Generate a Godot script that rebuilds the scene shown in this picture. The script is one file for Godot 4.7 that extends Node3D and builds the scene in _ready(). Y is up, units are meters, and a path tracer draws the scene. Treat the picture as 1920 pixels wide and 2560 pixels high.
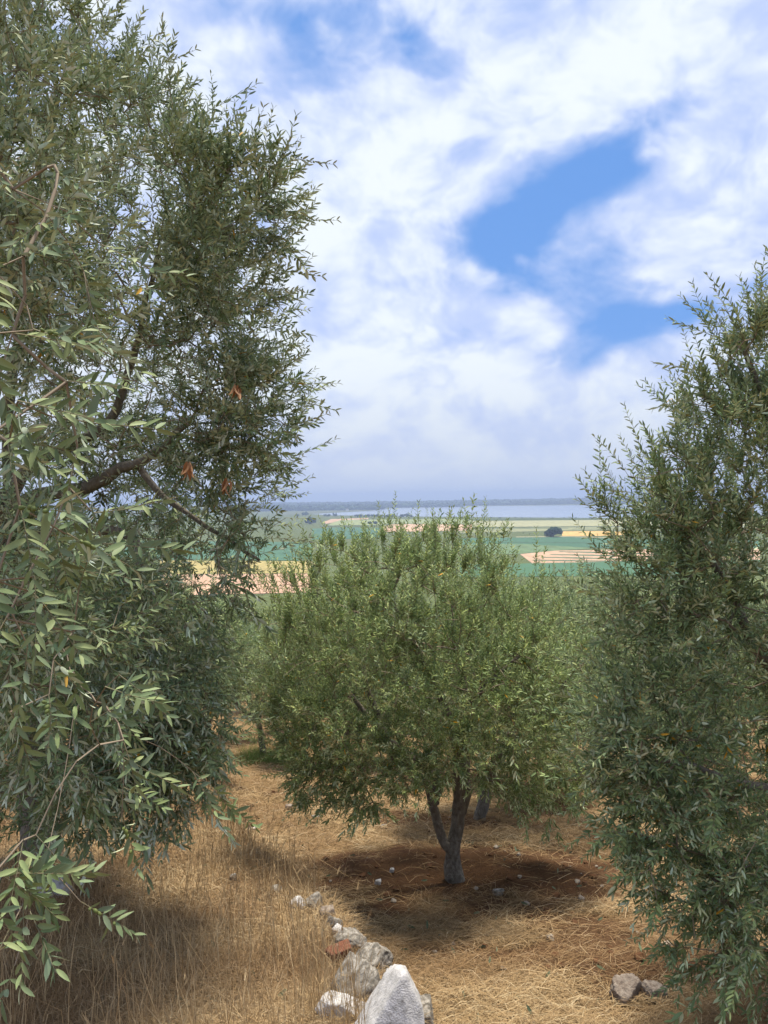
extends Node3D
# Olive grove on a terraced hillside above a plain with fields and a lake.
# Units are metres; the eye is at the origin, the view runs along -Z ("ahead" = -z).

const F := 1923.0            # focal length in pixels of the 1920 x 2560 photograph
const PLAIN := -60.0         # height of the plain below the eye
const EYE_UP := 1.45         # eye above the upper terrace at the camera
const STEP := 0.32           # upper terrace above the lower one
const SLOPE := 0.20

var cam_basis: Basis
var rng := RandomNumberGenerator.new()
var nz := FastNoiseLite.new()
var M := {}
var LEAF: Array[ArrayMesh] = []
var OLIVE: ArrayMesh
var SPRIG: Array = []        # {mesh, leaves:[[index, xf]], olives:[xf], stem:mesh}
var taken := {}
# edge between the two terraces: (x, ahead)
var EDGE := PackedVector2Array([Vector2(0.9, -6), Vector2(0.5, 1.0), Vector2(0.06, 3.1), Vector2(-0.19, 3.96), Vector2(-0.42, 4.55), Vector2(-0.62, 5.14), Vector2(-0.9, 5.7), Vector2(-1.6, 7.67), Vector2(-2.37, 10.6), Vector2(-3.4, 14.5), Vector2(-5.0, 22.0), Vector2(-9.0, 40.0)])

# ------------------------------------------------------------------ helpers
func ray(px: float, py: float) -> Vector3:
	var v := cam_basis * Vector3((px - 960.0) / F, -(py - 1280.0) / F, -1.0)
	return v / -v.z

func at(px: float, py: float, d: float) -> Vector3:
	return ray(px, py) * d

func on_plane(px: float, py: float, y: float) -> Vector3:
	var r := ray(px, py)
	return r * (y / minf(r.y, -0.0005))

func on_ground(px: float, py: float) -> Vector3:
	var r := ray(px, py)
	var d := 1.0
	while d < 60.0:
		if r.y * d < height(r.x * d, d):
			break
		d += 0.02
	return Vector3(r.x * d, height(r.x * d, d), -d)

func seen(p: Vector3) -> bool:
	if p.z > -0.3: return false
	var q := cam_basis.inverse() * p
	var px := 960.0 + q.x / -q.z * F
	var py := 1280.0 - q.y / -q.z * F
	return px > -40 and px < 1960 and py > -40 and py < 2600

func side(x: float, d: float) -> float:            # > 0 on the lower terrace, metres from the edge
	for i in EDGE.size() - 1:
		if d <= EDGE[i + 1].y or i == EDGE.size() - 2:
			var t := clampf((d - EDGE[i].y) / (EDGE[i + 1].y - EDGE[i].y), 0.0, 1.0)
			return x - lerpf(EDGE[i].x, EDGE[i + 1].x, t)
	return 0.0

func height(x: float, d: float) -> float:
	var h := -(EYE_UP + SLOPE * d)
	if d < 60.0 and absf(x) < 60.0:
		var s := side(x, d)
		var soft := 0.05 + clampf((d - 4.8) * 0.12, 0.0, 0.5)
		var fade := 1.0 - smoothstep(14.0, 30.0, d)
		h -= STEP * smoothstep(-soft, soft, s) * fade
		h += -STEP * (1.0 - fade)
		if d < 30.0:
			h += nz.get_noise_2d(x * 22.0, d * 22.0) * 0.05 + nz.get_noise_2d(x * 90.0 + 300.0, d * 90.0) * 0.022
			# root mound and soil heap about the middle tree
			var m := Vector2((x - 0.62) / 0.9, (d - 6.0) / 0.8).length()
			h += 0.07 * exp(-m * m)
			h += 0.05 * exp(-(Vector2((x - 1.0), (d - 4.1)) / 0.2).length_squared()) + 0.06 * exp(-(Vector2((x - 1.32), (d - 4.15)) / 0.19).length_squared())
	else:
		h -= STEP
	return maxf(h, PLAIN)

func mat(key: String, col: Color, rough := 0.8, spec := 0.3) -> StandardMaterial3D:
	var m := StandardMaterial3D.new()
	m.albedo_color = col.linear_to_srgb()
	m.roughness = rough
	m.metallic_specular = spec
	M[key] = m
	return m

func noise_tex(freq: float, ramp: Array, as_normal := false, kind := FastNoiseLite.TYPE_SIMPLEX_SMOOTH, size := 512, sd := 3, bump := 6.0) -> ImageTexture:
	var n := FastNoiseLite.new()
	n.seed = sd
	n.noise_type = kind
	n.frequency = freq
	n.fractal_octaves = 5
	n.fractal_gain = 0.55
	var im := n.get_seamless_image(size, size)
	if as_normal:
		im.convert(Image.FORMAT_RGBA8)
		im.bump_map_to_normal_map(bump)
	elif ramp.size():
		im.convert(Image.FORMAT_RGB8)
		for y in size:
			for x in size:
				var v: float = im.get_pixel(x, y).r * (ramp.size() - 1)
				var i := mini(int(v), ramp.size() - 2)
				im.set_pixel(x, y, (ramp[i] as Color).lerp(ramp[i + 1], v - i).linear_to_srgb())
	im.generate_mipmaps()
	return ImageTexture.create_from_image(im)

func numbered(called: String) -> String:
	taken[called] = taken.get(called, -1) + 1
	return called if taken[called] == 0 else "%s_%03d" % [called, taken[called]]

func tag(o: Node3D, label := "", category := "", group := "", kind := "") -> void:
	if label: o.set_meta("label", label)
	if category: o.set_meta("category", category)
	if group: o.set_meta("group", group)
	if kind: o.set_meta("kind", kind)

func base(called: String, where := Vector3.ZERO) -> Node3D:
	var o := Node3D.new()
	o.name = numbered(called)
	add_child(o)
	o.position = where
	return o

func put(called: String, mesh: Mesh, m: Material, parent: Node3D, xf := Transform3D.IDENTITY) -> MeshInstance3D:
	var o := MeshInstance3D.new()
	o.mesh = mesh
	o.name = numbered(called) if parent == self else called
	if m: o.material_override = m
	o.transform = xf
	parent.add_child(o, true)
	return o

func scatter(called: String, mesh: Mesh, m: Material, xfs: Array, cols: PackedColorArray, parent: Node3D) -> MultiMeshInstance3D:
	var mm := MultiMesh.new()
	mm.transform_format = MultiMesh.TRANSFORM_3D
	mm.use_colors = true
	mm.mesh = mesh
	mm.instance_count = xfs.size()
	for i in xfs.size():
		mm.set_instance_transform(i, xfs[i])
		mm.set_instance_color(i, cols[i])
	var o := MultiMeshInstance3D.new()
	o.multimesh = mm
	o.material_override = m
	o.name = called
	parent.add_child(o, true)
	return o

func rnd(a: float, b: float) -> float:
	return rng.randf_range(a, b)

func rdir() -> Vector3:
	var z := rnd(-1, 1)
	var a := rnd(0, TAU)
	var r := sqrt(1 - z * z)
	return Vector3(r * cos(a), z, r * sin(a))

func along(dir: Vector3, roll: float) -> Basis:      # basis whose Y runs along dir
	var y := dir.normalized()
	var x := y.cross(Vector3(0.31, 0.2, 0.93)).normalized()
	if x.length() < 0.1: x = Vector3.RIGHT
	var z := x.cross(y)
	return Basis(x, y, z) * Basis(Vector3.UP, roll)

# ------------------------------------------------------------------ leaves
func leaf_mesh(length: float, wide: float, curl: float, fold: float, twist: float, top: Color, under: Color) -> ArrayMesh:
	var st := SurfaceTool.new()
	st.begin(Mesh.PRIMITIVE_TRIANGLES)
	var ts := [0.0, 0.16, 0.42, 0.72, 1.0]
	for s in [1, -1]:
		var rows := []
		for t: float in ts:
			var w := wide * 0.5 * pow(sin(PI * pow(t, 0.88)), 0.7) if t > 0.0 and t < 1.0 else 0.0
			var c := Vector3(0, t * length, -curl * t * t * length)
			var a := twist * t
			var e := Vector3(cos(a) * w, 0, sin(a) * w)
			var n: Vector3 = Vector3(0, 0, 1) * 0.00035 * s
			rows.append([c - e + Vector3(0, 0, fold * w) + n, c + n, c + e + Vector3(0, 0, fold * w) + n])
		st.set_color(top if s > 0 else under)
		for i in ts.size() - 1:
			var a: Array = rows[i]
			var b: Array = rows[i + 1]
			for k in 2:
				var q := [a[k], b[k], b[k + 1], a[k + 1]]
				var tris := [[0, 1, 2], [0, 2, 3]]
				if i == 0: tris = [[0, 1, 2]]
				if i == ts.size() - 2: tris = [[0, 1, 3]]
				for tr in tris:
					if s > 0:
						st.add_vertex(q[tr[0]]); st.add_vertex(q[tr[1]]); st.add_vertex(q[tr[2]])
					else:
						st.add_vertex(q[tr[0]]); st.add_vertex(q[tr[2]]); st.add_vertex(q[tr[1]])
	st.generate_normals()
	return st.commit()

func lathe(prof: Array, sides: int, col: Color) -> ArrayMesh:
	var st := SurfaceTool.new()
	st.begin(Mesh.PRIMITIVE_TRIANGLES)
	st.set_color(col)
	for i in prof.size() - 1:
		for k in sides:
			var a0 := TAU * k / sides
			var a1 := TAU * (k + 1) / sides
			var p: Vector2 = prof[i]
			var q: Vector2 = prof[i + 1]
			var v := [Vector3(cos(a0) * p.x, p.y, sin(a0) * p.x), Vector3(cos(a1) * p.x, p.y, sin(a1) * p.x), Vector3(cos(a1) * q.x, q.y, sin(a1) * q.x), Vector3(cos(a0) * q.x, q.y, sin(a0) * q.x)]
			st.add_vertex(v[0]); st.add_vertex(v[1]); st.add_vertex(v[2])
			st.add_vertex(v[0]); st.add_vertex(v[2]); st.add_vertex(v[3])
	st.generate_normals()
	return st.commit()

func tube(st: SurfaceTool, pts: Array, r0: float, r1: float, sides: int) -> void:
	var rings := []
	for i in pts.size():
		var p: Vector3 = pts[i]
		var dir: Vector3 = (pts[mini(i + 1, pts.size() - 1)] - pts[maxi(i - 1, 0)]).normalized()
		var b := along(dir, 0)
		var r := lerpf(r0, r1, float(i) / (pts.size() - 1))
		var ring := []
		for k in sides:
			var a := TAU * k / sides
			ring.append(p + b.x * cos(a) * r + b.z * sin(a) * r)
		rings.append(ring)
	for i in pts.size() - 1:
		for k in sides:
			var k2 := (k + 1) % sides
			st.add_vertex(rings[i][k]); st.add_vertex(rings[i + 1][k]); st.add_vertex(rings[i + 1][k2])
			st.add_vertex(rings[i][k]); st.add_vertex(rings[i + 1][k2]); st.add_vertex(rings[i][k2])

func make_leaves() -> void:
	# upper side grey-green, underside silvery felt; the last two are yellowed and dried brown
	var tops := [Color(0.149, 0.209, 0.101), Color(0.165, 0.226, 0.119), Color(0.127, 0.187, 0.095), Color(0.198, 0.259, 0.116), Color(0.154, 0.209, 0.127), Color(0.220, 0.275, 0.127), Color(0.5, 0.28, 0.035), Color(0.26, 0.115, 0.045)]
	var unders := [Color(0.451, 0.539, 0.424), Color(0.528, 0.605, 0.495), Color(0.429, 0.517, 0.402), Color(0.528, 0.616, 0.451), Color(0.495, 0.572, 0.473), Color(0.550, 0.638, 0.473), Color(0.55, 0.36, 0.08), Color(0.3, 0.16, 0.08)]
	for i in 8:
		LEAF.append(leaf_mesh(rnd(0.052, 0.064), rnd(0.0122, 0.0155), rnd(-0.08, 0.2) if i < 7 else 0.35, rnd(0.1, 0.4) if i < 7 else 0.9, rnd(-0.4, 0.4), tops[i], unders[i]))
	OLIVE = lathe([Vector2(0, 0), Vector2(0.0027, 0.0012), Vector2(0.0043, 0.0048), Vector2(0.0045, 0.0082), Vector2(0.0036, 0.012), Vector2(0, 0.015)], 7, Color(0.13, 0.17, 0.055))

func sprig(length: float, pairs: int, bend: float, leafs: float, spread: float, fruit: int, odd: int, mode := 0) -> void:
	var leaves := []
	var olives := []
	var pts := []
	for i in 6:
		var t := i / 5.0
		pts.append(Vector3(bend * length * t * t, length * t, rnd(-0.004, 0.004)))
	var st := SurfaceTool.new()
	st.begin(Mesh.PRIMITIVE_TRIANGLES)
	st.set_color(Color(0.2, 0.19, 0.12))
	tube(st, pts, 0.0016, 0.0007, 3)
	st.generate_normals()
	var stem := st.commit()
	for i in pairs:
		var t := lerpf(0.1, 0.99, (i + 0.5) / pairs)
		var p := Vector3(bend * length * t * t, length * t, 0)
		var dir := Vector3(2 * bend * t, 1, 0).normalized()
		var quarter := (i % 2) * PI / 2 + rnd(-0.45, 0.45)
		if mode == 1: quarter = PI / 2 + (i % 2 - 0.5) * 1.3 + rnd(-0.55, 0.55)
		for s in 2:
			if rng.randf() < 0.1: continue
			var az := quarter + s * PI
			var lean := spread * rnd(0.7, 1.25) * lerpf(1.08, 0.62, t * t)
			var b := along(dir, az)
			var ly := (b.y * cos(lean) + b.z * sin(lean)).normalized()
			ly = (ly + rdir() * 0.26).normalized()
			var lx := b.x
			var lz := lx.cross(ly).normalized()
			lx = ly.cross(lz).normalized()
			# the upper face of the leaf looks towards the shoot's tip
			var lb := Basis(lx, ly, lz)
			var face := dir                                # upright shoot: towards the tip
			if mode == 1: face = Vector3.BACK              # level shoot: upwards
			if mode == 2: face = -dir                      # hanging shoot: back towards its base
			if mode == 1: lz = (face - ly * face.dot(ly)).normalized()
			if mode == 1: lb = Basis(ly.cross(lz), ly, lz)
			elif lz.dot(face) < 0: lb = Basis(-lx, ly, -lz)
			lb = lb * Basis(Vector3.UP, rng.randfn(0.0, 0.6))
			var sc := leafs * rnd(0.75, 1.1) * lerpf(1.0, 0.62, pow(t, 3.0)) * (0.8 if i == 0 else 1.0)
			var k := rng.randi_range(0, 5)
			if odd > 0 and i == 1 and s == 0: k = 6
			leaves.append([k, Transform3D(lb.scaled_local(Vector3(sc, sc, sc)), p)])
	for i in fruit:
		var t := rnd(0.15, 0.7)
		var dn := (rdir() + Vector3(0.4, 0.2, 0)).normalized()
		olives.append(Transform3D(along(dn, 0).scaled(Vector3.ONE * rnd(0.85, 1.15)), Vector3(bend * length * t * t, length * t, 0) + dn * 0.006))
	var all := SurfaceTool.new()
	all.begin(Mesh.PRIMITIVE_TRIANGLES)
	all.append_from(stem, 0, Transform3D.IDENTITY)
	for l in leaves: all.append_from(LEAF[l[0]], 0, l[1])
	for o in olives: all.append_from(OLIVE, 0, o)
	SPRIG.append({"mesh": all.commit(), "leaves": leaves, "olives": olives, "stem": stem})

func make_sprigs() -> void:
	for i in 5: sprig(rnd(0.13, 0.19), rng.randi_range(6, 8), rnd(-0.15, 0.25), 1.0, 0.85, 0, 0)      # 0-4 plain
	sprig(0.17, 8, 0.15, 1.0, 0.9, 5, 0)                                                               # 5 with fruit
	sprig(0.16, 8, 0.1, 1.0, 0.9, 0, 1)                                                                # 6 with a yellow leaf
	sprig(0.34, 13, 0.15, 0.95, 0.92, 0, 0)                                                             # 7 long shoot
	sprig(0.30, 11, 0.25, 1.0, 0.95, 3, 0)                                                            # 8 long shoot, fruit
	for i in 3: sprig(rnd(0.14, 0.2), rng.randi_range(7, 9), rnd(-0.12, 0.15), 1.0, 0.9, 0, 0, 1)       # 9-11 level
	sprig(0.17, 8, 0.1, 1.0, 0.9, 4, 0, 1)                                                             # 12 level, fruit
	for i in 2: sprig(rnd(0.14, 0.2), rng.randi_range(7, 9), rnd(-0.1, 0.2), 1.0, 0.85, 0, 0, 2)        # 13-14 hanging
	sprig(0.18, 8, 0.1, 1.0, 0.85, 4, 0, 2)                                                            # 15 hanging, fruit
	sprig(0.32, 13, 0.1, 0.95, 0.8, 2, 0, 1)                                                           # 16 long level shoot

# ------------------------------------------------------------------ trees
# o: {name, label, category, group, pos, chains:[[points, r0, r1, part name]], blobs:[Vector4], anchors, per, scale, up, droop, parts, shoots:[[tip, from]], shell, tint}
func grow(o: Dictionary) -> Node3D:
	var root := base(o.name, o.pos)
	tag(root, o.label, "tree", o.get("group", ""))
	var org: Vector3 = o.pos
	var node: PackedVector3Array = []
	var par: PackedInt32Array = []
	var fixed: PackedFloat32Array = []
	# ---- trunk and limbs
	for ch in o.chains:
		var pts: Array = ch[0]
		var curve := Curve3D.new()
		for i in pts.size():
			var tg: Vector3 = (pts[mini(i + 1, pts.size() - 1)] - pts[maxi(i - 1, 0)]) / 6.0
			curve.add_point(pts[i], -tg, tg)
		var step: float = clampf(curve.get_baked_length() / 40.0, 0.03, 0.08)
		var n := maxi(int(curve.get_baked_length() / step), 3)
		var line := []
		for i in n + 1:
			var p := curve.sample_baked(curve.get_baked_length() * i / n, true)
			var wob: float = 0.012 if ch[1] > 0.05 else 0.01
			p += Vector3(nz.get_noise_3dv(p * 160.0), 0, nz.get_noise_3dv(p * 160.0 + Vector3.ONE * 500)) * wob * 2.0
			line.append(p)
		var st := SurfaceTool.new()
		st.begin(Mesh.PRIMITIVE_TRIANGLES)
		st.set_color(Color.WHITE)
		limb(st, line, ch[1], ch[2], org, o.get("flare", 0.0) if ch == o.chains[0] else 0.0)
		st.generate_normals()
		put(ch[3], st.commit(), M.bark, root)
		for i in line.size():
			if i < line.size() / 4 and ch == o.chains[0]: continue
			node.append(line[i]); par.append(-1); fixed.append(lerpf(ch[1], ch[2], float(i) / n))
	# ---- anchor points through the outer part of the crown
	var blobs: Array = o.blobs
	var mid := Vector3.ZERO
	var weight := PackedFloat32Array()
	var sum := 0.0
	for b: Vector4 in blobs:
		mid += Vector3(b.x, b.y, b.z) / blobs.size()
		sum += pow(b.w, 1.55)
		weight.append(sum)
	var anchors := []
	var tries := 0
	var shell: float = o.get("shell", 0.3)
	while anchors.size() < o.anchors and tries < o.anchors * 12:
		tries += 1
		var pick := rng.randf() * sum
		var bi := 0
		while weight[bi] < pick: bi += 1
		var b: Vector4 = blobs[bi]
		var dir := rdir()
		var p := Vector3(b.x, b.y, b.z) + dir * b.w * pow(rng.randf(), 0.38)
		var deep := -9.0
		for c: Vector4 in blobs:
			deep = maxf(deep, c.w - p.distance_to(Vector3(c.x, c.y, c.z)))
		if deep > shell and rng.randf() < o.get("hollow", 0.8): continue
		if p.y < height(p.x, -p.z) + o.get("clear", 0.25): continue
		if p.z > -0.7 and Vector2(p.x, p.z).length() < 0.9: continue
		if p.length() < o.get("near", 1.0): continue
		anchors.append([p, ((p - Vector3(b.x, b.y, b.z)).normalized() + (p - mid).normalized() * 0.6).normalized()])
	for a in o.get("extra", []): anchors.append(a)
	for a in o.get("bare", []): anchors.append([a, Vector3.ZERO])
	var key := func(a):
		var best := 1e9
		for i in range(0, node.size(), 4): best = minf(best, node[i].distance_squared_to(a[0]))
		return best
	var sorted := []
	for a in anchors: sorted.append([key.call(a), a])
	sorted.sort_custom(func(x, y): return x[0] < y[0])
	# ---- twigs: each anchor joins the nearest wood that already grows its way
	var first := node.size()
	var tips := []
	for sa in sorted:
		var a: Vector3 = sa[1][0]
		var best := -1
		var bc := 1e9
		for i in node.size():
			var v := a - node[i]
			var l := v.length_squared()
			if l > bc: continue
			var cost := l
			if par[i] >= 0:
				var g := (node[i] - node[par[i]]).normalized()
				cost = l * (1.0 + 0.9 * (1.0 - g.dot(v) / maxf(sqrt(l), 0.001)))
			if cost < bc:
				bc = cost
				best = i
		var from := node[best]
		var len := from.distance_to(a)
		var n := maxi(int(len / 0.07), 1)
		var bow := rdir() * len * 0.12 + Vector3(0, len * rnd(-0.05, 0.14), 0)
		var last := best
		for i in n:
			var t := float(i + 1) / n
			node.append(from.lerp(a, t) + bow * sin(PI * t) + rdir() * 0.006)
			par.append(last); fixed.append(0.0)
			last = node.size() - 1
		tips.append([last, sa[1]])
	# ---- thickness from the tips inwards
	var rad := PackedFloat32Array()
	rad.resize(node.size())
	for i in node.size(): rad[i] = fixed[i]
	var acc := PackedFloat32Array()
	acc.resize(node.size())
	for i in range(node.size() - 1, first - 1, -1):
		var r := maxf(pow(acc[i], 1.0 / 2.3), 0.0016)
		rad[i] = minf(r, 0.03)
		if par[i] >= 0: acc[par[i]] += pow(r, 2.3) * 0.97
	var crown := Node3D.new()
	crown.name = "crown"
	root.add_child(crown)
	var st := SurfaceTool.new()
	st.begin(Mesh.PRIMITIVE_TRIANGLES)
	st.set_color(Color.WHITE)
	for i in range(first, node.size()):
		var p := par[i]
		var r1 := rad[i]
		var r0 := minf(rad[p], r1 * 1.25)
		if r1 < o.get("thin", 0.0): continue
		segment(st, node[p] - org, node[i] - org, r0, r1, 3 if r1 < 0.004 else 5)
	st.generate_normals()
	var tw := put("twigs", st.commit(), M.twig, crown)
	tw.set_meta("kind", "stuff")
	# ---- leafy shoots
	var xf := []
	var scale: float = o.get("scale", 1.0)
	var up: float = o.get("up", 0.5)
	for t in tips:
		var i: int = t[0]
		var an: Array = t[1]
		var out: Vector3 = an[1]
		if out == Vector3.ZERO: continue
		for k in (o.per if an.size() < 3 else an[2]):
			var j := i
			for q in (k + 1) / 2 * rng.randi_range(1, 2): j = par[j] if j >= first and par[j] >= first else j
			var g := (node[j] - node[par[j]]).normalized() if par[j] >= 0 else Vector3.UP
			var low := clampf((mid.y - node[j].y) / maxf(o.get("half", 1.0), 0.1), -1.0, 1.0)
			var d: Vector3 = g * 0.5 + out * 0.55 + rdir() * (0.35 if k == 0 else 0.75) + Vector3.UP * up * (0.5 - low * o.get("droop", 0.8))
			var v := rng.randi_range(0, 4)
			var dice := rng.randf()
			if dice < o.get("fruit", 0.1): v = 5
			elif dice < o.get("fruit", 0.1) + o.get("yellow", 0.03): v = 6
			elif dice > 1.0 - o.get("long", 0.08): v = 7
			var s := scale * rnd(0.85, 1.15)
			if an.size() > 2:                                # low sprays reach out to the open, leaf tops outwards
				d = (Vector3(0.5, -0.4, 0.15) + rdir() * 0.7 + g * 0.3).normalized()
				var open := (Vector3(0.1, 0.62, 0.75) + rdir() * 0.35).normalized()
				var z := (open - d * d.dot(open)).normalized()
				xf.append([6 if v == 6 else (12 if v == 5 else 9 + v % 3), Transform3D(Basis(d.cross(z), d, z).scaled_local(Vector3.ONE * s), node[j])])
				continue
			xf.append(shoot(v, d, s, node[j]))
	for sh in o.get("shoots", []):
		var d: Vector3 = (sh[0] - sh[1]).normalized()
		var l: float = sh[0].distance_to(sh[1])
		xf.append(shoot(8 if rng.randf() < o.get("fruit", 0.1) * 3.0 else 7, d, clampf(l / 0.33, 0.6, 1.3) * o.get("shoot", 1.0), sh[1]))
	# ---- the shoots that show largest are built leaf by leaf
	var order := []
	for e in xf:
		order.append([e[1].origin.length() if seen(e[1].origin) else 1e6, e])
	order.sort_custom(func(x, y): return x[0] < y[0])
	var left: int = o.get("parts", 0)
	var groups := {}
	var tints := {}
	var tint: Color = o.get("tint", Color.WHITE)
	var stems := SurfaceTool.new()
	stems.begin(Mesh.PRIMITIVE_TRIANGLES)
	var any := false
	for e in order:
		var v: int = e[1][0]
		var x: Transform3D = e[1][1]
		x.origin -= org
		var s: Dictionary = SPRIG[v]
		if left > 0 and e[0] < 1e5 and s.leaves.size() <= left + 8:
			left -= s.leaves.size()
			for l in s.leaves:
				put("leaf", LEAF[l[0]], M.leaf, crown, x * l[1])
			for l in s.olives:
				put("olive_fruit", OLIVE, M.leaf, crown, x * l)
			stems.append_from(s.stem, 0, x)
			any = true
			continue
		if not groups.has(v):
			groups[v] = []
			tints[v] = PackedColorArray()
		groups[v].append(x)
		tints[v].append(Color(tint.r * rnd(0.94, 1.06), tint.g, tint.b * rnd(0.9, 1.08)))   # a little warmer or cooler, at random
	if any:
		put("twigs", stems.commit(), M.leaf, crown).set_meta("kind", "stuff")
	for v in groups:
		scatter("foliage", SPRIG[v].mesh, M.leaf, groups[v], tints[v], crown).set_meta("kind", "stuff")
	for dead in o.get("dead", []):
		for i in 7:
			var d := (Vector3(0, -1, 0) + rdir() * 0.28).normalized()
			put("leaf", LEAF[7], M.leaf, crown, Transform3D(along(d, rnd(0, TAU)).scaled_local(Vector3.ONE * rnd(0.7, 1.05)), dead - org + rdir() * 0.012)).set_meta("label", "dried brown leaf")
	return root

func shoot(v: int, dir: Vector3, s: float, p: Vector3) -> Array:
	var d := dir.normalized()
	if d.y > 0.62 or v == 6: return [v, Transform3D(along(d, rnd(0, TAU)).scaled_local(Vector3.ONE * s), p)]
	if d.y < -0.5:
		return [15 if v in [5, 8] else 13 + v % 2, Transform3D(along(d, rnd(0, TAU)).scaled_local(Vector3.ONE * s * (1.5 if v in [7, 8] else 1.0)), p)]
	var z := (Vector3.UP - d * d.y).normalized()
	var b := Basis(d.cross(z), d, z) * Basis(Vector3.UP, rng.randfn(0.0, 0.5))
	return [16 if v in [7, 8] else (12 if v == 5 else 9 + v % 3), Transform3D(b.scaled_local(Vector3.ONE * s), p)]

func segment(st: SurfaceTool, a: Vector3, b: Vector3, r0: float, r1: float, sides: int) -> void:
	var bs := along(b - a, 0)
	for k in sides:
		var a0 := TAU * k / sides
		var a1 := TAU * (k + 1) / sides
		var u := bs.x * cos(a0) + bs.z * sin(a0)
		var w := bs.x * cos(a1) + bs.z * sin(a1)
		st.add_vertex(a + u * r0); st.add_vertex(b + u * r1); st.add_vertex(b + w * r1)
		st.add_vertex(a + u * r0); st.add_vertex(b + w * r1); st.add_vertex(a + w * r0)

func limb(st: SurfaceTool, line: Array, r0: float, r1: float, org: Vector3, flare: float) -> void:
	var sides := 12 if r0 > 0.04 else 7
	var rings := []
	var ref := Vector3(0.3, 0.1, 0.95)
	for i in line.size():
		var p: Vector3 = line[i]
		var dir: Vector3 = (line[mini(i + 1, line.size() - 1)] - line[maxi(i - 1, 0)]).normalized()
		var x := dir.cross(ref).normalized()
		var z := x.cross(dir).normalized()
		var t := float(i) / (line.size() - 1)
		var r := lerpf(r0, r1, t) + flare * exp(-t * 14.0)
		var ring := []
		for k in sides:
			var a := TAU * k / sides
			var q := x * cos(a) + z * sin(a)
			var bump := 1.0 + 0.2 * nz.get_noise_3dv((p * 1.0 + q * r) * 260.0) + 0.16 * nz.get_noise_3dv(Vector3(cos(a) * 60.0, p.y * 40.0, sin(a) * 60.0))
			ring.append(p + q * r * bump - org)
		rings.append(ring)
	for i in line.size() - 1:
		for k in sides:
			var k2 := (k + 1) % sides
			st.add_vertex(rings[i][k]); st.add_vertex(rings[i + 1][k]); st.add_vertex(rings[i + 1][k2])
			st.add_vertex(rings[i][k]); st.add_vertex(rings[i + 1][k2]); st.add_vertex(rings[i][k2])

func bl(px: float, py: float, d: float, r: float) -> Vector4:
	var p := at(px, py, d)
	return Vector4(p.x, p.y, p.z, r)

# ------------------------------------------------------------------ stones
func stone_mesh(sd: int, size: Vector3, cuts: int, rough: float, pl: Array = []) -> ArrayMesh:
	var r := RandomNumberGenerator.new()
	r.seed = sd
	var planes := []
	for c in pl: planes.append([c[0].normalized(), c[1]])
	for i in cuts:
		var z := r.randf_range(-1, 1)
		var a := r.randf() * TAU
		var q := sqrt(1 - z * z)
		planes.append([Vector3(q * cos(a), z, q * sin(a)), r.randf_range(0.72, 1.0)])
	if pl.is_empty():                                  # broken faces all round
		for ax: Vector3 in [Vector3.RIGHT, Vector3.LEFT, Vector3.UP, Vector3.DOWN, Vector3.BACK, Vector3.FORWARD]:
			planes.append([(ax + Vector3(r.randf() - 0.5, r.randf() - 0.5, r.randf() - 0.5) * 0.7).normalized(), r.randf_range(0.68, 0.85)])
	var n := 20 if size.length() > 0.2 else 9
	var st := SurfaceTool.new()
	st.begin(Mesh.PRIMITIVE_TRIANGLES)
	var pt := func(u: Vector3) -> Vector3:
		var k := 1.22 if pl.is_empty() else 1.05
		for c in planes:
			var dd: float = u.dot(c[0])
			if dd > 0.01: k = minf(k, c[1] / dd)
		k *= 1.0 + rough * (nz.get_noise_3dv(u * 110.0 + Vector3.ONE * sd * 37.0) * 0.9 + nz.get_noise_3dv(u * 330.0 + Vector3.ONE * sd * 11.0) * 0.5)
		return u * k * size * 0.5
	for f in 6:
		var ax: Vector3 = [Vector3.RIGHT, Vector3.LEFT, Vector3.UP, Vector3.DOWN, Vector3.BACK, Vector3.FORWARD][f]
		var e1 := Vector3(ax.y, ax.z, ax.x)
		var e2: Vector3 = ax.cross(e1)
		for i in n:
			for j in n:
				var c := []
				for w in [[0, 0], [1, 0], [1, 1], [0, 1]]:
					var uu: Vector3 = ax + e1 * tan((float(i + w[0]) / n - 0.5) * PI / 2) + e2 * tan((float(j + w[1]) / n - 0.5) * PI / 2)
					c.append(pt.call(uu.normalized()))
				st.add_vertex(c[0]); st.add_vertex(c[2]); st.add_vertex(c[1])
				st.add_vertex(c[0]); st.add_vertex(c[3]); st.add_vertex(c[2])
	st.generate_normals()
	return st.commit()

func stone(called: String, label: String, px: float, py: float, size: Vector3, sd: int, m: Material, turn := Vector3.ZERO, lift := 0.25, cuts := 14, rough := 0.1, group := "", pl: Array = []) -> void:
	var p := on_ground(px, py)
	p.y += size.y * lift
	var o := put(called, stone_mesh(sd, size, cuts, rough, pl), m, self, Transform3D(Basis.from_euler(turn), p))
	tag(o, label, "stone" if called != "brick_fragment" else "brick", group)

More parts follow.
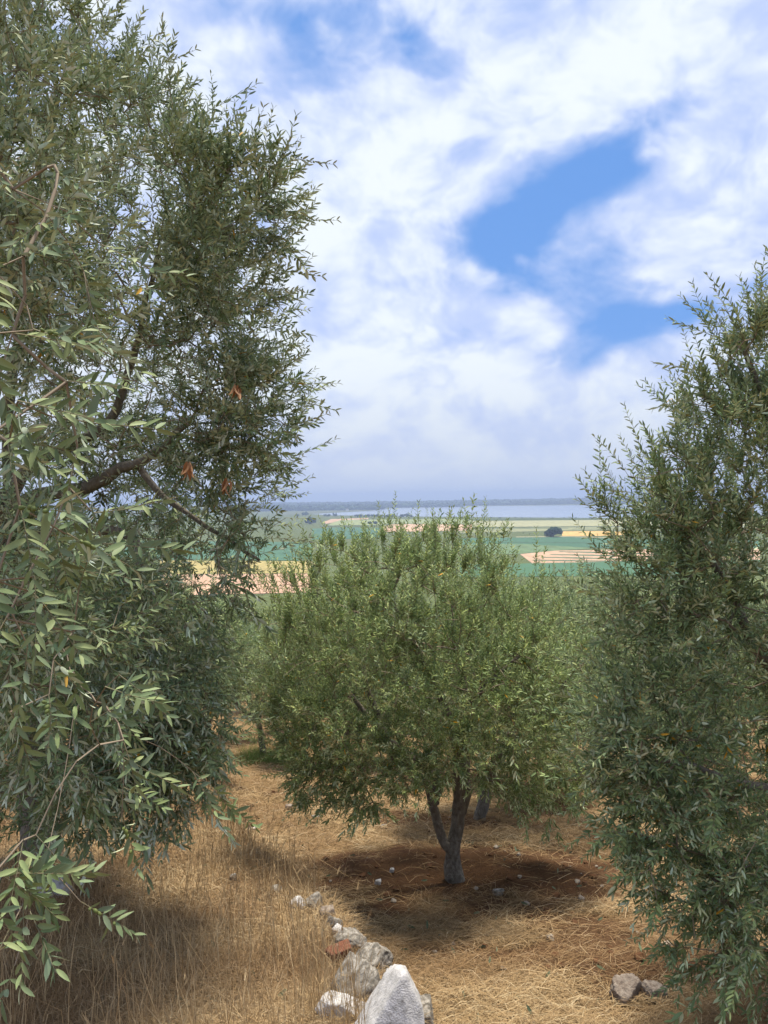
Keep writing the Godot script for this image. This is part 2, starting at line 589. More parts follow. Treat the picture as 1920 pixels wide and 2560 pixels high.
# ------------------------------------------------------------------ sky
const CLOUDS := [  # gaps and banks in the cloud: x, y, width, height, turn (degrees), amount; in the photograph's pixels
	[1330, 530, 190, 65, -38, -1.0], [1480, 410, 110, 75, -25, -0.85], [1460, 680, 140, 90, 10, -1.0], [1270, 640, 100, 70, 20, -0.8], [1550, 800, 130, 40, -12, -0.75], [1430, 880, 70, 40, 0, -0.7], 
	[1355, 655, 62, 22, 12, 0.62], [1720, 770, 90, 22, 0, -0.5], [1890, 690, 60, 16, -10, -0.4],
	[900, 60, 230, 75, 8, -0.58], [700, 40, 110, 60, 20, -0.5], [1080, 150, 45, 80, -25, -0.5], [790, 190, 110, 70, 30, -0.45], [1190, 340, 150, 26, -38, -0.42], [540, 15, 50, 40, 0, -0.3], [480, 300, 170, 130, 0, -0.28], [970, 330, 40, 90, -20, -0.22], [1650, 280, 180, 24, -15, -0.35],
	[620, 95, 90, 45, 10, 0.6], [1600, 110, 280, 120, -10, 0.5], [1330, 230, 170, 60, -25, 0.4], [870, 480, 190, 190, 0, 0.35], [1300, 800, 100, 32, 12, 0.55], [1050, 930, 70, 16, 0, -0.4], [960, 790, 60, 20, 10, -0.35], [1130, 880, 80, 14, -10, -0.3],
	[1120, 830, 120, 40, 0, 0.3], [1100, 970, 480, 50, 0, 0.35],
]

func sky_color(dir: Vector3, n1: FastNoiseLite, n2: FastNoiseLite, inv: Basis) -> Color:
	var el := maxf(dir.y, 0.0)
	var q := Vector3(dir.x, el * 1.5, dir.z)
	var wx := n2.get_noise_3dv(q * 150.0)
	var wy := n2.get_noise_3dv(q * 150.0 + Vector3(900, 0, 0))
	q += Vector3(wx, wy, wx - wy) * 0.06
	var fine := n1.get_noise_3dv(q * 520.0)
	var hair := n1.get_noise_3dv(q * 1500.0)
	var dens := 0.95 + 0.34 * n1.get_noise_3dv(q * 200.0) + 0.52 * fine + 0.2 * hair
	var c := inv * dir
	if c.z < -0.2:
		var px := 960.0 + c.x / -c.z * F + wx * 90.0
		var py := 1280.0 - c.y / -c.z * F + wy * 70.0
		if px > -900 and px < 2900 and py > -900 and py < 1500:
			for g in CLOUDS:
				var dx: float = px - g[0]
				var dy: float = py - g[1]
				var a := deg_to_rad(g[4])
				var u: float = (dx * cos(a) + dy * sin(a)) / g[2]
				var v: float = (-dx * sin(a) + dy * cos(a)) / g[3]
				var s := u * u + v * v
				if s < 9.0: dens += g[5] * 0.82 * exp(-s * 0.6)
	var cover := smoothstep(0.05, 0.88, dens)
	var thick := smoothstep(0.5, 1.5, dens + 0.45 * fine + 0.15 * hair)
	# blue air, paler towards the horizon
	var blue := Color(0.12, 0.275, 0.63).lerp(Color(0.18, 0.36, 0.73), pow(1.0 - el, 4.0))
	var white := Color(0.44, 0.53, 0.78).lerp(Color(0.71, 0.765, 0.81), thick)
	var col := blue.lerp(white, cover)
	var low := pow(1.0 - clampf(el / 0.2, 0.0, 1.0), 1.3)
	return col.lerp(Color(0.47, 0.525, 0.645), low * 0.92) * 0.935

func make_sky() -> PanoramaSkyMaterial:
	var n1 := FastNoiseLite.new()
	n1.seed = 11
	n1.noise_type = FastNoiseLite.TYPE_SIMPLEX_SMOOTH
	n1.frequency = 0.014
	n1.fractal_octaves = 6
	n1.fractal_gain = 0.56
	var n2 := FastNoiseLite.new()
	n2.seed = 5
	n2.frequency = 0.02
	n2.fractal_octaves = 4
	var inv := cam_basis.inverse()
	var W := 768
	var H := 384
	var im := Image.create(W, H, false, Image.FORMAT_RGBF)
	for y in H:
		var th := (y + 0.5) / H * PI
		for x in W:
			var ph := (x + 0.5) / W * TAU
			if th > PI * 0.5:
				im.set_pixel(x, y, Color(0.42, 0.48, 0.6))
				continue
			im.set_pixel(x, y, sky_color(Vector3(sin(ph) * sin(th), cos(th), -cos(ph) * sin(th)), n1, n2, inv))
	W = 4096
	H = 2048
	im.resize(W, H, Image.INTERPOLATE_CUBIC)
	for y in range(int(H * 0.25), H / 2):       # finer sampling ahead of the eye
		var th := (y + 0.5) / H * PI
		for x in range(-int(W * 0.1), int(W * 0.1)):
			var ph := (x + 0.5) / W * TAU
			im.set_pixel(posmod(x, W), y, sky_color(Vector3(sin(ph) * sin(th), cos(th), -cos(ph) * sin(th)), n1, n2, inv))
	var m := PanoramaSkyMaterial.new()
	m.panorama = ImageTexture.create_from_image(im)
	return m

# ------------------------------------------------------------------ materials
func make_materials() -> void:
	var leaf := mat("leaf", Color.WHITE, 0.6, 0.35)
	leaf.vertex_color_use_as_albedo = true
	leaf.backlight = Color(0.74, 0.84, 0.42)
	leaf.cull_mode = BaseMaterial3D.CULL_DISABLED
	var bark := mat("bark", Color(1, 1, 1), 0.9, 0.2)
	bark.albedo_texture = noise_tex(0.02, [Color(0.1, 0.09, 0.076), Color(0.155, 0.14, 0.12), Color(0.21, 0.192, 0.167), Color(0.3, 0.28, 0.245)], false, FastNoiseLite.TYPE_SIMPLEX_SMOOTH, 256, 8)
	bark.uv1_triplanar = true
	bark.uv1_world_triplanar = true
	bark.uv1_scale = Vector3(5, 2, 5)
	bark.normal_enabled = true
	bark.normal_texture = noise_tex(0.035, [], true, FastNoiseLite.TYPE_SIMPLEX_SMOOTH, 256, 9, 9.0)
	bark.normal_scale = 1.5
	mat("twig", Color(0.26, 0.215, 0.165), 0.85, 0.2)
	var ground := mat("ground", Color.WHITE, 0.95, 0.1)
	ground.vertex_color_use_as_albedo = true
	ground.albedo_texture = noise_tex(0.05, [Color(0.45, 0.42, 0.4), Color(0.75, 0.75, 0.75), Color(0.95, 0.95, 0.93), Color(1, 1, 1)], false, FastNoiseLite.TYPE_SIMPLEX_SMOOTH, 512, 21)
	ground.uv1_triplanar = true
	ground.uv1_world_triplanar = true
	ground.uv1_scale = Vector3(1.3, 1.3, 1.3)
	ground.normal_enabled = true
	ground.normal_texture = noise_tex(0.06, [], true, FastNoiseLite.TYPE_SIMPLEX_SMOOTH, 512, 22, 8.0)
	var straw := mat("straw", Color.WHITE, 0.7, 0.25)
	straw.vertex_color_use_as_albedo = true
	straw.backlight = Color(0.3, 0.25, 0.15)
	straw.cull_mode = BaseMaterial3D.CULL_DISABLED
	for s in [["limestone", [Color(0.2, 0.19, 0.18), Color(0.42, 0.42, 0.43), Color(0.56, 0.56, 0.58), Color(0.6, 0.6, 0.62)], 0.025], ["grey_stone", [Color(0.045, 0.043, 0.038), Color(0.13, 0.12, 0.105), Color(0.33, 0.31, 0.285), Color(0.55, 0.53, 0.5)], 0.03], ["brown_stone", [Color(0.1, 0.08, 0.07), Color(0.22, 0.18, 0.155), Color(0.3, 0.26, 0.23), Color(0.34, 0.31, 0.28)], 0.04], ["terracotta", [Color(0.1, 0.065, 0.045), Color(0.17, 0.075, 0.05), Color(0.21, 0.09, 0.055), Color(0.24, 0.2, 0.17)], 0.03]]:
		var m := mat(s[0], Color.WHITE, 0.9, 0.25)
		m.albedo_texture = noise_tex(s[2], s[1], false, FastNoiseLite.TYPE_SIMPLEX_SMOOTH, 256, hash(s[0]) % 1000)
		m.uv1_triplanar = true
		m.uv1_scale = Vector3(3.5, 3.5, 3.5)
		m.normal_enabled = true
		m.normal_texture = M.ground.normal_texture
		m.normal_scale = 0.7
	var lake := mat("lake", Color(0.2, 0.25, 0.32), 0.16, 0.5)
	lake.normal_enabled = true
	lake.normal_texture = noise_tex(0.02, [], true, FastNoiseLite.TYPE_SIMPLEX_SMOOTH, 256, 31, 2.0)
	lake.uv1_triplanar = true
	lake.uv1_world_triplanar = true
	lake.uv1_scale = Vector3(0.01, 0.01, 0.004)
	mat("clod", Color(0.25, 0.22, 0.19), 0.95, 0.1)
	M.clod.vertex_color_use_as_albedo = true
	mat("wall", Color(0.75, 0.73, 0.68), 0.9)
	mat("roof", Color(0.35, 0.16, 0.1), 0.9)

func field_mat(col: Color, rows := 0.0) -> StandardMaterial3D:
	var m := mat("field", Color.WHITE, 0.95, 0.1)
	m.albedo_texture = noise_tex(0.02, [col * 0.72, col * 0.95, col * 1.05, col * 1.25], false, FastNoiseLite.TYPE_SIMPLEX_SMOOTH, 128, rng.randi() % 999)
	m.uv1_triplanar = true
	m.uv1_world_triplanar = true
	m.uv1_scale = Vector3(0.03, 0.03, 0.006) if rows == 0.0 else Vector3(0.006, 0.03, 0.1)
	return m

# ------------------------------------------------------------------ setting
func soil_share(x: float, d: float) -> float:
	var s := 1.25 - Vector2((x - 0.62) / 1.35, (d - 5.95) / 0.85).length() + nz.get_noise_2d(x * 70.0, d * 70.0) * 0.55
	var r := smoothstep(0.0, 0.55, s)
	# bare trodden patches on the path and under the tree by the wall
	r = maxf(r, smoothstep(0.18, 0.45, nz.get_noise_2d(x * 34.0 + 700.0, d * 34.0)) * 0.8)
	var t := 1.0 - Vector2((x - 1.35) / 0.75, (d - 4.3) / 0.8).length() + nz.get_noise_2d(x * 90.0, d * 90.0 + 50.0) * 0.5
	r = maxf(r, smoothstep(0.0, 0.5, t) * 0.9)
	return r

func make_ground() -> void:
	var xs: PackedFloat32Array = []
	var x := 0.0
	var step := 0.07
	var half: PackedFloat32Array = []
	while x < 16000.0:
		half.append(x)
		if x > 3.2: step *= 1.06
		x += step
	for i in range(half.size() - 1, 0, -1): xs.append(-half[i])
	xs.append_array(half)
	var ds: PackedFloat32Array = [-400.0, -150.0, -60.0, -25.0, -10.0, -4.0, -1.0, 0.5, 1.5]
	var d := 2.2
	step = 0.06
	while d < 13000.0:
		ds.append(d)
		if d > 7.0: step *= 1.025
		d += step
	ds.append(13000.0)
	var st := SurfaceTool.new()
	st.begin(Mesh.PRIMITIVE_TRIANGLES)
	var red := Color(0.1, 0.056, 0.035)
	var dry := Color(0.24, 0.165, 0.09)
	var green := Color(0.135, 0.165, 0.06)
	for dd in ds:
		for xx in xs:
			var c := dry
			if dd < 40 and absf(xx) < 40:
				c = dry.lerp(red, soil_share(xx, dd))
				if side(xx, dd) < 0.0: c = dry.lerp(Color(0.18, 0.12, 0.07), 0.5)  # upper terrace browner: shade gaps between the stalks put into the colour
			elif dd < 280 and absf(xx) < 3000: c = Color(0.13, 0.12, 0.05)
			else: c = green
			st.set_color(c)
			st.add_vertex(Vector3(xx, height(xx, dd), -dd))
	var nx := xs.size()
	for j in ds.size() - 1:
		for i in nx - 1:
			var a := j * nx + i
			st.add_index(a); st.add_index(a + nx); st.add_index(a + nx + 1)
			st.add_index(a); st.add_index(a + nx + 1); st.add_index(a + 1)
	st.generate_normals()
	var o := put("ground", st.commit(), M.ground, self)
	tag(o, "dry grass hillside with red soil running down to the green plain", "ground", "", "structure")

func sheet(called: String, label: String, px: Array, m: Material, lift: float, thick := 0.0) -> void:
	var poly := PackedVector2Array()
	for p in px:
		var w := on_plane(p[0], p[1], PLAIN)
		poly.append(Vector2(w.x, w.z))
	var idx := Geometry2D.triangulate_polygon(poly)
	var st := SurfaceTool.new()
	st.begin(Mesh.PRIMITIVE_TRIANGLES)
	for k in range(0, idx.size(), 3):
		var a := poly[idx[k]]
		var b := poly[idx[k + 1]]
		var c := poly[idx[k + 2]]
		if (b - a).cross(c - a) < 0:
			var t := b
			b = c
			c = t
		for v in [a, b, c]:
			st.set_normal(Vector3.UP)
			st.add_vertex(Vector3(v.x, PLAIN + lift, v.y))
	var o := put(called, st.commit(), m, self)
	tag(o, label, called.split("_")[-1], "", "structure")

func make_plain() -> void:
	sheet("lake", "pale blue lake beyond the fields", [[780, 1285], [850, 1281.5], [925, 1277.5], [960, 1271], [1000, 1268], [1100, 1267], [1200, 1265], [1480, 1263], [1700, 1260], [2100, 1255], [2100, 1290], [1700, 1294], [1480, 1295], [1200, 1293], [1030, 1291.5], [900, 1289], [820, 1288.5]], M.lake, 0.25)
	var sea := on_plane(960, 1252, PLAIN)
	var b := BoxMesh.new()
	b.size = Vector3(30000, 0.5, 13000 - 7600)
	var so := put("sea", b, M.lake, self, Transform3D(Basis(), Vector3(0, PLAIN + 0.2, -(13000 + 7600) / 2.0)))
	tag(so, "thin line of sea on the horizon behind the wood", "sea", "", "structure")
	var tan := Color(0.45, 0.31, 0.21)
	sheet("ploughed_field", "tan ploughed field with green strips below the dark green field", [[1300, 1386], [1390, 1377], [1900, 1370], [1900, 1400], [1560, 1404], [1330, 1409]], field_mat(tan), 0.3)
	for i in 4:
		var y := 1379.0 + i * 7.0
		sheet("green_strip", "narrow green crop strip crossing the tan ploughed field, number %s from its far edge" % ["one", "two", "three", "four"][i], [[1400 - i * 22, y + 0.2], [1480 - i * 20, y + 1.0], [1640 - i * 25, y + 6.5 - i], [1640 - i * 25, y + 8.6 - i], [1470 - i * 20, y + 4.0], [1395 - i * 22, y + 1.8]], field_mat(Color(0.102, 0.139, 0.079)), 0.36)
	sheet("crop_field", "dark green crop field in front of the round tree clump", [[1150, 1346], [1330, 1344], [1420, 1343], [1560, 1349], [1900, 1352], [1900, 1370], [1560, 1372], [1440, 1368], [1300, 1360], [1150, 1362]], field_mat(Color(0.065, 0.136, 0.080), 1.0), 0.3)
	sheet("meadow_field", "lighter green wedge of meadow between dark field and ploughed field", [[1150, 1362], [1300, 1360], [1440, 1368], [1500, 1371], [1390, 1377], [1290, 1386], [1150, 1386]], field_mat(Color(0.123, 0.183, 0.093)), 0.3)
	sheet("crop_field", "deep green crop field nearest the olive grove below the ploughed field", [[1150, 1412], [1330, 1409], [1560, 1404], [1900, 1400], [1900, 1436], [1150, 1444]], field_mat(Color(0.070, 0.145, 0.081), 1.0), 0.3)
	sheet("ochre_field", "ripe ochre yellow field beside the round tree clump", [[1405, 1329], [1500, 1328], [1590, 1331], [1600, 1336], [1480, 1341], [1405, 1340]], field_mat(Color(0.535, 0.355, 0.126)), 0.3)
	sheet("stubble_field", "pale stubble field between the lake shore and the ochre field", [[1180, 1303], [1500, 1300], [1900, 1298], [1900, 1314], [1480, 1316], [1180, 1318]], field_mat(Color(0.314, 0.314, 0.172)), 0.3)
	sheet("stubble_field", "narrow pale green stubble strip behind the round tree clump", [[1150, 1322], [1480, 1318], [1900, 1316], [1900, 1326], [1500, 1326], [1405, 1327], [1150, 1333]], field_mat(Color(0.240, 0.255, 0.135)), 0.3)
	sheet("farm_track", "pale track along the far edge of the dark green field", [[1290, 1342.4], [1410, 1341.4], [1600, 1346], [1600, 1347.4], [1420, 1342.8], [1290, 1343.8]], field_mat(Color(0.382, 0.367, 0.232)), 0.4)
	sheet("ploughed_field", "tan ploughed field seen over the crown of the middle olive", [[952, 1318], [975, 1311], [1080, 1310], [1180, 1312], [1180, 1326], [1060, 1329], [955, 1330]], field_mat(tan * 1.15), 0.3)
	sheet("ploughed_field", "small tan field near the lakeside trees", [[812, 1304], [828, 1298], [920, 1295], [922, 1298], [850, 1301], [826, 1308], [812, 1310]], field_mat(tan), 0.3)
	sheet("crop_field", "teal green crop field between the two tan fields", [[780, 1322], [860, 1318], [950, 1320], [950, 1345], [780, 1350]], field_mat(Color(0.071, 0.146, 0.093)), 0.3)
	sheet("crop_field", "teal green crop field above the yellow flower field", [[300, 1352], [780, 1356], [780, 1402], [300, 1398]], field_mat(Color(0.070, 0.145, 0.089)), 0.3)
	sheet("flower_field", "yellow flowering field seen past the olive branches", [[400, 1402], [780, 1404], [780, 1434], [400, 1436]], field_mat(Color(0.36, 0.3, 0.12)), 0.3)
	sheet("ploughed_field", "pinkish ploughed field just below the yellow flower field", [[400, 1437], [780, 1435], [780, 1482], [400, 1490]], field_mat(tan * Color(1.05, 1.0, 1.02)), 0.3)
	sheet("reed_bank", "low green reed spit reaching into the lake", [[700, 1282], [780, 1279], [860, 1275.5], [930, 1272.5], [985, 1269.8], [985, 1271], [930, 1275.5], [870, 1279], [780, 1284], [700, 1288]], field_mat(Color(0.117, 0.132, 0.072)), 0.5)
	for q in [[[1180, 1318.2], [1480, 1316.2], [1900, 1314.2], [1900, 1315.0], [1480, 1317.0], [1180, 1319.0], "grassy ditch along the near edge of the wide stubble field"], [[1200, 1322.4], [1420, 1320.6], [1420, 1321.4], [1200, 1323.2], "dark ditch behind the narrow stubble strip"], [[1430, 1323.2], [1900, 1320.0], [1900, 1320.8], [1430, 1324.0], "dark ditch continuing behind the ochre field"], [[1150, 1297.6], [1900, 1296.4], [1900, 1297.4], [1150, 1298.8], "reedy dark strip along the near lake shore"], [[800, 1314.5], [950, 1313.5], [950, 1315.0], [800, 1316.2], "dark ditch between meadow and teal crop field"], [[1250, 1356.2], [1560, 1358.0], [1560, 1358.7], [1250, 1357.0], "tractor line across the dark green field"]]:
		sheet("field_ditch", q[-1], q.slice(0, q.size() - 1), field_mat(Color(0.06, 0.09, 0.045)), 0.45)
	sheet("stubble_field", "pale meadow between the lakeside tree row and the tan field", [[840, 1300], [1180, 1297], [1180, 1310], [975, 1309], [950, 1313], [820, 1314]], field_mat(Color(0.24, 0.28, 0.13)), 0.28)
	# the wooded far shore: one distant mass
	var cl := clump_mesh(5)
	var xfs := []
	var cols: PackedColorArray = []
	for i in 3400:
		var px := rnd(500, 2000)
		var far := rnd(5200.0, 7200.0) if px > 1150 else rnd(4700.0, 7000.0)
		if px < 950: far = rnd(3900.0, 7000.0)
		var r := ray(px, 1250)
		var rise := 8.0 + 10.0 * smoothstep(1200.0, 1700.0, px) * smoothstep(5600.0, 7000.0, far)
		var s := rnd(13.0, 23.0)
		xfs.append(Transform3D(Basis.from_euler(Vector3(0, rnd(0, TAU), 0)).scaled(Vector3(s * rnd(1.2, 2.6), s * rnd(0.7, 1.1), s * 1.5)), Vector3(r.x * far, PLAIN + s * 0.4 + rise * smoothstep(4500.0, 7000.0, far), -far)))
		var w := rnd(0.6, 1.2)
		cols.append(Color(0.05 * w, 0.085 * w, 0.04 * w))
	var wood := scatter("far_wood", cl, M.foliage_far, xfs, cols, self)
	tag(wood, "dark band of distant woodland along the far lake shore", "wood", "", "stuff")
	# houses on the far shore
	for h in [[1058, 1266, 30, "long white house by the water on the far lake shore"], [1078, 1265.5, 18, "small white house beside the long white one on the far shore"], [1092, 1264.5, 14, "smallest white house on the far shore, beyond the other two"], [868, 1277, 14, "lone white hut on the reed spit"], [882, 1262, 12, "white tower among the far woods"], [1245, 1256, 40, "long pale building in the woods across the lake"], [1310, 1254, 30, "pale house among the far woods behind the wide lake"]]:
		var p := on_plane(h[0], h[1], PLAIN + 1.0)
		var ho := base("far_house" if h[0] != 882 else "tower", p)
		tag(ho, h[3], "house" if h[0] != 882 else "tower", "buildings on the far shore")
		var bw := BoxMesh.new()
		var tall := 9.0 if h[0] != 882 else 26.0
		if h[0] > 1200: tall = 26.0
		bw.size = Vector3(h[2], tall, 10)
		put("wall", bw, M.wall, ho, Transform3D(Basis(), Vector3(0, tall / 2 - 1, 0)))
		var rf := PrismMesh.new()
		rf.size = Vector3(h[2] + 1.0, 3.0, 11)
		put("roof", rf, M.roof, ho, Transform3D(Basis(), Vector3(0, tall + 0.5, 0)))
	# trees on the plain
	plain_tree("tree_clump", "round blue-green tree clump beside the ochre field", 1384, 1342, 46, 27, 420)
	plain_tree("round_tree", "larger of two small round trees beyond the tan field", 924, 1311, 13, 9, 90)
	plain_tree("round_tree", "smaller of two small round trees beyond the tan field", 938, 1311, 12, 8.5, 90)
	plain_tree("plain_tree", "broad tree at the edge of the small tan field", 776, 1310, 32, 18, 160)
	plain_tree("plain_tree", "low tree behind the broad one by the reed spit", 764, 1288, 20, 9, 80)
	var lx := [745, 812, 822, 838, 893, 902, 912, 921, 931, 942, 955, 968, 979, 1005, 1017, 1028]
	for i in lx.size():
		plain_tree("lakeside_tree", "small tree in the row along the near lake shore", lx[i], 1293.0 - (0.0 if lx[i] > 850 else 2.0), rnd(10, 15), rnd(6, 10), 50, "row of trees along the lake shore")
	for i in 14:
		plain_tree("shore_bush", "low bush in the reeds along the wide lake's near shore", 1180.0 + i * 26.0 + rnd(-10, 10), 1295.5, rnd(4, 9), rnd(1.8, 3.6), 16, "bushes along the wide lake's near shore")
	for q in [[1308, 1334, 3, 4], [1324, 1337, 3.5, 4.5]]:
		plain_tree("field_bush", "tiny dark bush at the corner of the stubble field", q[0], q[1], q[2], q[3], 20, "two tiny bushes by the stubble field")

func clump_mesh(sd: int) -> ArrayMesh:
	# an open tuft of small leaf-like facets
	var r := RandomNumberGenerator.new()
	r.seed = sd
	var st := SurfaceTool.new()
	st.begin(Mesh.PRIMITIVE_TRIANGLES)
	st.set_color(Color.WHITE)
	for i in 42:
		var z := r.randf_range(-0.7, 1)
		var a := r.randf() * TAU
		var q := sqrt(1 - z * z)
		var n := Vector3(q * cos(a), z, q * sin(a))
		var c := n * r.randf_range(0.7, 1.0)
		n = (n + Vector3(r.randf() - 0.5, r.randf() - 0.5, r.randf() - 0.5) * 0.9).normalized()
		var b := along(n, r.randf() * TAU)
		var s := r.randf_range(0.3, 0.5)
		st.add_vertex(c + b.x * s); st.add_vertex(c - b.x * s * 0.6 + b.z * s * 0.8); st.add_vertex(c - b.x * s * 0.5 - b.z * s * 0.8)
	st.generate_normals()
	return st.commit()

func plain_tree(called: String, label: String, px: float, py: float, wpx: float, hpx: float, n: int, group := "") -> void:
	var p := on_plane(px, py, PLAIN + 0.3)
	var k := -p.z / F
	var rx := wpx * k * 0.5
	var h := hpx * k
	var root := base(called, p)
	tag(root, label, "bush" if called.ends_with("bush") else "tree", group)
	var st := SurfaceTool.new()
	st.begin(Mesh.PRIMITIVE_TRIANGLES)
	tube(st, [Vector3.ZERO, Vector3(0.1, h * 0.25, 0), Vector3(-0.1, h * 0.5, 0)], h * 0.04, h * 0.02, 6)
	st.generate_normals()
	put("trunk", st.commit(), M.bark, root)
	var xfs := []
	var cols: PackedColorArray = []
	var lobes := []
	for i in 9: lobes.append([Vector3(rnd(-0.6, 0.6) * rx, rnd(0.3, 0.68) * h, rnd(-0.6, 0.6) * rx), rnd(0.3, 0.5)])
	for i in n:
		var l: Array = lobes[i % 9]
		var q := rdir() * pow(rng.randf(), 0.33)
		var c: Vector3 = l[0] + q * Vector3(rx, h * 0.62, rx) * l[1]
		c.y = maxf(c.y, h * 0.08)
		var s := maxf(rx, h * 0.4) * rnd(0.1, 0.2) * (1.0 if n > 200 else 1.4)
		xfs.append(Transform3D(Basis.from_euler(Vector3(rnd(0, TAU), rnd(0, TAU), 0)).scaled(Vector3.ONE * s), c))
		var w := rnd(0.6, 1.3)
		cols.append(Color(0.045 * w, 0.085 * w, 0.04 * w))
	var cr := scatter("crown", M.clump, M.foliage_far, xfs, cols, root)
	cr.set_meta("kind", "stuff")

# ------------------------------------------------------------------ dry grass
func blade(st: SurfaceTool, root: Vector3, dir: Vector3, length: float, wide: float, bend: Vector3, col: Color, head: bool) -> void:
	var sidev := dir.cross(rdir()).normalized() * wide * 0.5
	var n := 4
	var prev := root
	st.set_color(col)
	for i in n:
		var t0 := float(i) / n
		var t1 := float(i + 1) / n
		var p := root + dir * length * t1 + bend * length * t1 * t1
		var w0 := sidev * (1.0 - 0.7 * t0)
		var w1 := sidev * (1.0 - 0.7 * t1)
		st.add_vertex(prev - w0); st.add_vertex(p - w1); st.add_vertex(p + w1)
		st.add_vertex(prev - w0); st.add_vertex(p + w1); st.add_vertex(prev + w0)
		prev = p
	if head:
		var d := (dir + bend * 2.0).normalized()
		for k in 3:
			var q := d.cross(rdir()).normalized() * wide * 1.3
			var a := prev - d * 0.01 * k * 2.0
			st.add_vertex(a); st.add_vertex(a + d * 0.014 + q); st.add_vertex(a + d * 0.034)

func straw_col() -> Color:
	var c := Color(0.445, 0.323, 0.181).lerp(Color(0.336, 0.235, 0.126), rng.randf())
	var k := rng.randf()
	if k < 0.15: c = Color(0.538, 0.437, 0.286)
	elif k < 0.28: c = Color(0.185, 0.126, 0.071)
	return c

func tuft(n: int, hmin: float, hmax: float, spread: float, lean: float, heads: float) -> ArrayMesh:
	var st := SurfaceTool.new()
	st.begin(Mesh.PRIMITIVE_TRIANGLES)
	for i in n:
		var a := rnd(0, TAU)
		var r := spread * sqrt(rng.randf())
		var dir := (Vector3.UP + Vector3(rnd(-1, 1), 0, rnd(-1, 1)) * lean).normalized()
		var l := lerpf(hmin, hmax, pow(rng.randf(), 1.6))
		blade(st, Vector3(cos(a) * r, -0.02, sin(a) * r), dir, l, rnd(0.0018, 0.0034), Vector3(rnd(-1, 1), -0.1, rnd(-1, 1)) * 0.22, straw_col(), rng.randf() < heads)
	st.generate_normals()
	return st.commit()

# many straws as one mesh: each a bent, tapering ribbon of three triangles
class Straws:
	var v: PackedVector3Array = []
	var n: PackedVector3Array = []
	var c: PackedColorArray = []
	var i: PackedInt32Array = []
	func add(p: Vector3, q: Vector3, r: Vector3, w: Vector3, col: Color) -> void:
		var k := v.size()
		v.append(p - w); v.append(p + w); v.append(q - w * 0.8); v.append(q + w * 0.8); v.append(r)
		var nn := w.cross(r - p).normalized()
		for j in 5:
			n.append(nn)
			c.append(col)
		i.append_array([k, k + 2, k + 1, k + 1, k + 2, k + 3, k + 2, k + 4, k + 3])
	func mesh() -> ArrayMesh:
		var a := []
		a.resize(Mesh.ARRAY_MAX)
		a[Mesh.ARRAY_VERTEX] = v
		a[Mesh.ARRAY_NORMAL] = n
		a[Mesh.ARRAY_COLOR] = c
		a[Mesh.ARRAY_INDEX] = i
		var m := ArrayMesh.new()
		m.add_surface_from_arrays(Mesh.PRIMITIVE_TRIANGLES, a)
		return m

